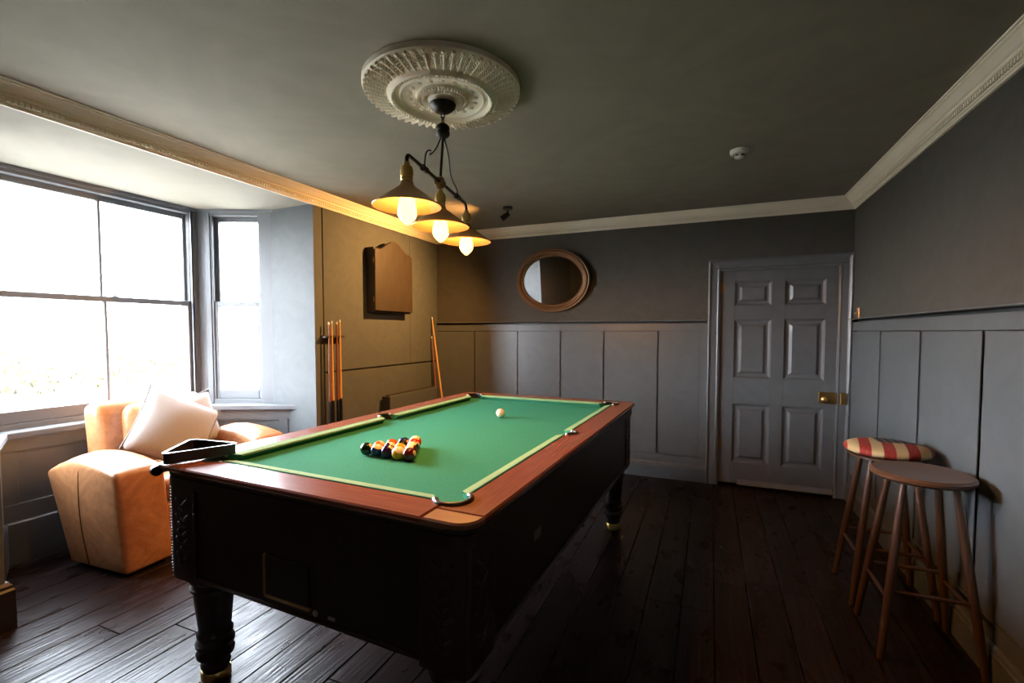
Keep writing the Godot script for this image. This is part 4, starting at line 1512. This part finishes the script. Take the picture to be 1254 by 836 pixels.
# ---- alcove: dartboard cabinet, cues, radiator -----------------------------------
func build_alcove_things() -> void:
	var c := thing("dartboard_cabinet", "wooden dartboard cabinet with an arched front on the alcove wall", "dartboard cabinet", Vector3(XL, 1.435, -3.46))
	# depth along +x, width along z
	part("case", box_mesh(Vector3(0.041, 0.305, 0), Vector3(0.080, 0.550, 0.525), 0.003), M.dark_oak, c)
	var ds := nst()
	var pg := PackedVector2Array([Vector2(-0.266, 0.045), Vector2(0.266, 0.045), Vector2(0.266, 0.560)])
	for k in 25:
		var u := 1.0 - k / 12.0
		pg.append(Vector2(0.252 * u, 0.564 + 0.098 * (0.5 + 0.5 * cos(PI * clampf(u / 0.92, -1, 1)))))
	pg.append(Vector2(-0.266, 0.560))
	prism(ds, pg, 0.0, 0.020, 0.003, Vector3(0.083, 0.0, 0), Basis(Vector3(0, 0, 1), Vector3(1, 0, 0), Vector3(0, 1, 0)))
	var door := part("door", fin(ds), M.oak, c, "arched oak front")
	for y in [0.14, 0.47]:
		ds = nst()
		tube(ds, [Vector3(0.086, y - 0.022, 0.267), Vector3(0.086, y + 0.022, 0.267)], 0.005, 8)
		part("hinge", fin(ds), M.brass_dull, door)

	# cue rack with four cues on the wall
	var rk := thing("cue_rack", "wooden wall rack holding four cues beside the window reveal", "cue rack", Vector3(XL, 1.262, -2.780))
	var zs := [-2.722, -2.752, -2.802, -2.834]
	var st2 := nst()
	bx(st2, Vector3(0.006, -0.02, 0), Vector3(0.012, 0.06, 0.20), 0.003)
	part("back_plate", fin(st2), M.dark_oak, rk)
	var hold := PackedVector2Array([Vector2(0.012, -0.10), Vector2(0.052, -0.10), Vector2(0.052, 0.10), Vector2(0.012, 0.10)])
	var cuts := []
	for z in zs:
		cuts.append(ellipse(0.046, z + 2.780, 0.0095, 0.0085, 14))
	st2 = nst()
	prism(st2, clip_all(hold, cuts), -0.008, 0.008, 0.002)
	part("holder", fin(st2), M.dark_oak, rk)
	var base := nst()
	bx(base, Vector3(0.05, 0.015, 0), Vector3(0.10, 0.03, 0.24), 0.004)
	var bt := single("cue_stand_base", fin(base), M.dark_oak, "low wooden block on the floor under the rack of cues", "cue stand", Vector3(XL + 0.022, 0.0, -2.780))
	var looks := [["dark brown cue in the wall rack, nearest the window reveal", M.red_ash, 1.372], ["pale ash cue in the wall rack, left of the two bright ones", M.ash, 1.382], ["dark brown cue in the wall rack between the two pale ones", M.red_ash, 1.376], ["pale ash cue in the wall rack, right of the two bright ones", M.ash, 1.392]]
	for i in 4:
		cue(Vector3(XL + 0.048, 0.031, zs[i]), Vector3(XL + 0.046, looks[i][2], zs[i]), looks[i][1], looks[i][0], 0.55)
	# two cues propped in the far corner
	cue(Vector3(XL + 0.235, 0.002, -4.165), Vector3(XL + 0.018, 1.452, -4.19), M.ash, "pale cue leaning against the alcove wall in the far corner", 0.36)
	cue(Vector3(XL + 0.13, 0.002, -4.17), Vector3(XL + 0.016, 1.25, -4.185), M.red_ash, "short reddish cue leaning beside the pale one in the far corner", 0.2)

	# radiator
	var rd := thing("radiator", "low dark panel radiator on the alcove wall behind the pool table", "radiator", Vector3(XL, 0.14, -3.76))
	part("back_panel", box_mesh(Vector3(0.035, 0.30, 0), Vector3(0.018, 0.58, 0.78), 0.003), M.paint_flat, rd)
	part("front_panel", box_mesh(Vector3(0.095, 0.30, 0), Vector3(0.016, 0.58, 0.78), 0.003), M.paint_flat, rd)
	for s in [-1.0, 1.0]:
		part("end_cover", box_mesh(Vector3(0.065, 0.30, s * 0.392), Vector3(0.085, 0.57, 0.012), 0.003), M.grille, rd)
	var gi := -0.36
	while gi < 0.37:
		part("top_slat", box_mesh(Vector3(0.065, 0.592, gi), Vector3(0.062, 0.008, 0.020), 0.002), M.grille, rd)
		gi += 0.04
	for s in [-1.0, 1.0]:
		for y in [0.08, 0.52]:
			part("bracket", box_mesh(Vector3(0.013, y, s * 0.25), Vector3(0.026, 0.04, 0.03)), M.grille, rd)
	st2 = nst()
	tube(st2, [Vector3(0.065, 0.06, 0.40), Vector3(0.065, 0.06, 0.45), Vector3(0.065, -0.14, 0.45)], 0.008, 8)
	part("pipe", fin(st2), M.grille, rd)

func cue(a: Vector3, b: Vector3, m: Material, label: String, butt: float) -> void:
	var o := thing("pool_cue", label, "cue", a, 0, "pool cues in the alcove")
	var d := b - a
	var st := nst()
	tube(st, [d * butt, d * 0.75, d * 0.985], [0.0112, 0.0085, 0.0062], 10)
	part("shaft", fin(st), m, o)
	st = nst()
	tube(st, [Vector3.ZERO, d * 0.01, d * (butt * 0.5), d * butt], [0.010, 0.0135, 0.0135, 0.0115], 10)
	part("butt", fin(st), M.black, o)
	st = nst()
	tube(st, [d * 0.985, d * 0.996, d], [0.0064, 0.0064, 0.005], 10)
	part("tip", fin(st), M.white_plastic, o)

# ---- mirror ------------------------------------------------------------------
func build_mirror() -> void:
	var o := Node3D.new()
	o.name = "oval_mirror"
	add_child(o)
	tag(o, "oval mirror in a gilt wooden frame on the far wall", "mirror")
	o.position = Vector3(-1.395, 1.785, ZF + 0.040)
	o.rotation = Vector3(deg_to_rad(4.6), deg_to_rad(-1.0), 0)
	var b := Basis(Vector3.RIGHT, PI / 2)     # lathe axis to +z
	var st := nst()
	# frame: swept moulding round an ellipse
	var prof := [Vector2(0.0, 0.0), Vector2(0.0, 0.010), Vector2(0.008, 0.016), Vector2(0.014, 0.012), Vector2(0.022, 0.014), Vector2(0.034, 0.026), Vector2(0.046, 0.030), Vector2(0.056, 0.026), Vector2(0.060, 0.018), Vector2(0.068, 0.020), Vector2(0.074, 0.014), Vector2(0.074, -0.012), Vector2(0.0, -0.012)]
	var seg := 64
	var rx := 0.292
	var ry := 0.226
	st.set_smooth_group(1)
	for i in seg:
		var a0 := TAU * i / seg
		var a1 := TAU * ((i + 1) % seg) / seg
		for k in prof.size():
			var q0: Vector2 = prof[k]
			var q1: Vector2 = prof[(k + 1) % prof.size()]
			st.set_smooth_group(k + 1)
			var P := func(a: float, q: Vector2) -> Vector3:
				var n := Vector2(cos(a) / rx, sin(a) / ry).normalized()
				return Vector3(rx * cos(a) + n.x * q.x, ry * sin(a) + n.y * q.x, q.y)
			var am := (a0 + TAU * (i + 1) / seg) * 0.5
			var nn := Vector2(cos(am) / rx, sin(am) / ry).normalized()
			var e := q1 - q0
			var on := Vector2(-e.y, e.x)       # profile runs over the top: left side is outside
			poly(st, [P.call(a0, q0), P.call(a1, q0), P.call(a1, q1), P.call(a0, q1)], Vector3(nn.x * on.x, nn.y * on.x, on.y))
	part("frame", fin(st), M.gilt, o)
	st = nst()
	var gl := PackedVector2Array()
	for i in seg:
		gl.append(Vector2((rx + 0.004) * cos(TAU * i / seg), (ry + 0.004) * sin(TAU * i / seg)))
	prism(st, gl, -0.006, 0.002, 0.0, Vector3.ZERO, Basis(Vector3(1, 0, 0), Vector3(0, 0, 1), Vector3(0, 1, 0)))
	part("glass", fin(st), M.mirror, o, "mirror glass")

# ---- small things -----------------------------------------------------------
func build_small_things() -> void:
	# ceiling spotlight
	var s := thing("ceiling_spotlight", "small dark adjustable spotlight on the ceiling, aimed at the alcove wall", "spotlight", Vector3(-1.545, H, -3.56))
	var st := nst()
	lathe(st, [Vector2(0, -0.022), Vector2(0.036, -0.022), Vector2(0.042, -0.016), Vector2(0.042, -0.001), Vector2(0, -0.001)], 24)
	part("base_plate", fin(st), M.iron, s)
	st = nst()
	tube(st, [Vector3(0, -0.02, 0), Vector3(0.004, -0.055, 0.0)], 0.006, 8)
	part("arm", fin(st), M.iron, s)
	st = nst()
	var hb := Basis(Quaternion(Vector3.DOWN, Vector3(-1.10, -0.79, 0.28).normalized()))
	lathe(st, [Vector2(0, -0.062), Vector2(0.020, -0.062), Vector2(0.024, -0.066), Vector2(0.024, -0.058), Vector2(0.020, 0.004), Vector2(0.014, 0.010), Vector2(0, 0.010)], 18, Vector3(0.004, -0.058, 0), hb)
	part("head", fin(st), M.iron, s)
	st = nst()
	lathe(st, [Vector2(0, -0.063), Vector2(0.018, -0.063), Vector2(0.018, -0.061), Vector2(0, -0.061)], 16, Vector3(0.004, -0.058, 0), hb)
	part("lamp_face", fin(st), M.bulb, s, "glowing lamp face of the spotlight")
	var sp := SpotLight3D.new()
	sp.name = "spot_light"
	s.add_child(sp)
	sp.position = Vector3(0.004, -0.058, 0) + hb * Vector3(0, -0.072, 0)
	sp.look_at_from_position(s.position + sp.position, Vector3(XL, 1.38, -3.25))
	sp.light_color = Color(1.0, 0.72, 0.40)
	sp.light_energy = 6.3
	sp.light_size = 0.018
	sp.spot_angle = 66.0
	sp.spot_angle_attenuation = 1.0
	sp.spot_range = 12.0
	sp.spot_attenuation = 2.0
	sp.shadow_enabled = true
	# smoke detector
	s = thing("smoke_detector", "white round smoke detector on the ceiling", "smoke detector", Vector3(0.135, H, -2.965))
	st = nst()
	lathe(st, [Vector2(0, -0.046), Vector2(0.022, -0.045), Vector2(0.027, -0.040), Vector2(0.029, -0.028), Vector2(0.044, -0.026), Vector2(0.048, -0.020), Vector2(0.050, -0.006), Vector2(0.050, -0.001), Vector2(0, -0.001)], 28)
	part("housing", fin(st), M.white_plastic, s)
	for i in 6:
		var a := TAU * i / 6
		st = nst()
		bx(st, Vector3(cos(a) * 0.0285, -0.034, sin(a) * 0.0285), Vector3(0.004, 0.010, 0.016), 0.0, Basis(Vector3.UP, -a))
		part("vent", fin(st), M.grille, s)
	# brass light switch on the right wall
	s = thing("light_switch", "brass light switch on the right wall beside the door", "light switch", Vector3(XR, 1.437, -4.147))
	part("plate", box_mesh(Vector3(-0.004, 0, 0), Vector3(0.010, 0.078, 0.056), 0.003), M.copper, s)
	st = nst()
	lathe(st, [Vector2(0, 0), Vector2(0.009, 0), Vector2(0.008, 0.008), Vector2(0.004, 0.016), Vector2(0, 0.018)], 14, Vector3(-0.008, 0, 0), Basis(Vector3(0, 0, 1), PI / 2))
	part("toggle", fin(st), M.brass, s)
	# dark sideboard on the rear wall, seen in the mirror only
	s = thing("sideboard", "tall dark wooden sideboard on the rear wall, visible in the mirror", "sideboard", Vector3(-2.16, 0, ZB - 0.205))
	part("body", box_mesh(Vector3(0, 0.55, 0), Vector3(1.02, 1.06, 0.38), 0.004), M.dark_oak, s)
	part("top", box_mesh(Vector3(0, 1.095, 0), Vector3(1.06, 0.03, 0.40), 0.004), M.dark_oak, s)
	for k in [-1.0, 1.0]:
		var dr := part("door", box_mesh(Vector3(k * 0.252, 0.55, -0.198), Vector3(0.48, 0.98, 0.018), 0.003), M.dark_oak, s)
		st = nst()
		lathe(st, [Vector2(0, 0), Vector2(0.008, 0), Vector2(0.008, 0.012), Vector2(0.014, 0.020), Vector2(0, 0.026)], 12, Vector3(k * 0.04, 0.62, -0.207), Basis(Vector3.RIGHT, -PI / 2))
		part("knob", fin(st), M.brass_dull, dr)

# ---- outside ---------------------------------------------------------------
func build_outside() -> void:
	var st := nst()
	bx(st, Vector3(-43.8, -0.55, -12), Vector3(80, 0.1, 130))
	single("garden_ground", fin(st), M.gravel, "bleached pale gravel drive outside the bay window", "ground", Vector3.ZERO, 0, "", "structure")
	# a loose hedge, leaves beyond counting
	var hd := thing("hedge", "pale sunlit hedge far beyond the bay window", "hedge", Vector3(-16.5, -0.5, -6), 0, "", "stuff")
	var lm := nst()
	tri(lm, Vector3(-0.05, 0, 0), Vector3(0.05, 0, 0), Vector3(0, 0.16, 0.03), Vector3(0, 0, 1))
	tri(lm, Vector3(-0.05, 0, 0), Vector3(0.05, 0, 0), Vector3(0, -0.10, -0.03), Vector3(0, 0, 1))
	var mm := MultiMesh.new()
	mm.transform_format = MultiMesh.TRANSFORM_3D
	mm.mesh = fin(lm)
	mm.instance_count = 14000
	for i in 14000:
		var z := rng.randf_range(-26, 16)
		var top := 1.15 + 0.35 * sin(z * 0.7) + 0.25 * sin(z * 1.9 + 1.0)
		var y := top * pow(rng.randf(), 0.8)
		var x := rng.randf_range(-0.5, 0.5) + 2.0 * sin(z * 0.16)
		var b := Basis.from_euler(Vector3(rng.randf_range(-1, 1), rng.randf_range(0, TAU), rng.randf_range(-1, 1))).scaled(Vector3.ONE * rng.randf_range(0.7, 1.5))
		mm.set_instance_transform(i, Transform3D(b, Vector3(x, y + 0.05, z)))
	var mi := MultiMeshInstance3D.new()
	mi.name = "foliage"
	mi.multimesh = mm
	mi.material_override = M.leaf
	hd.add_child(mi)
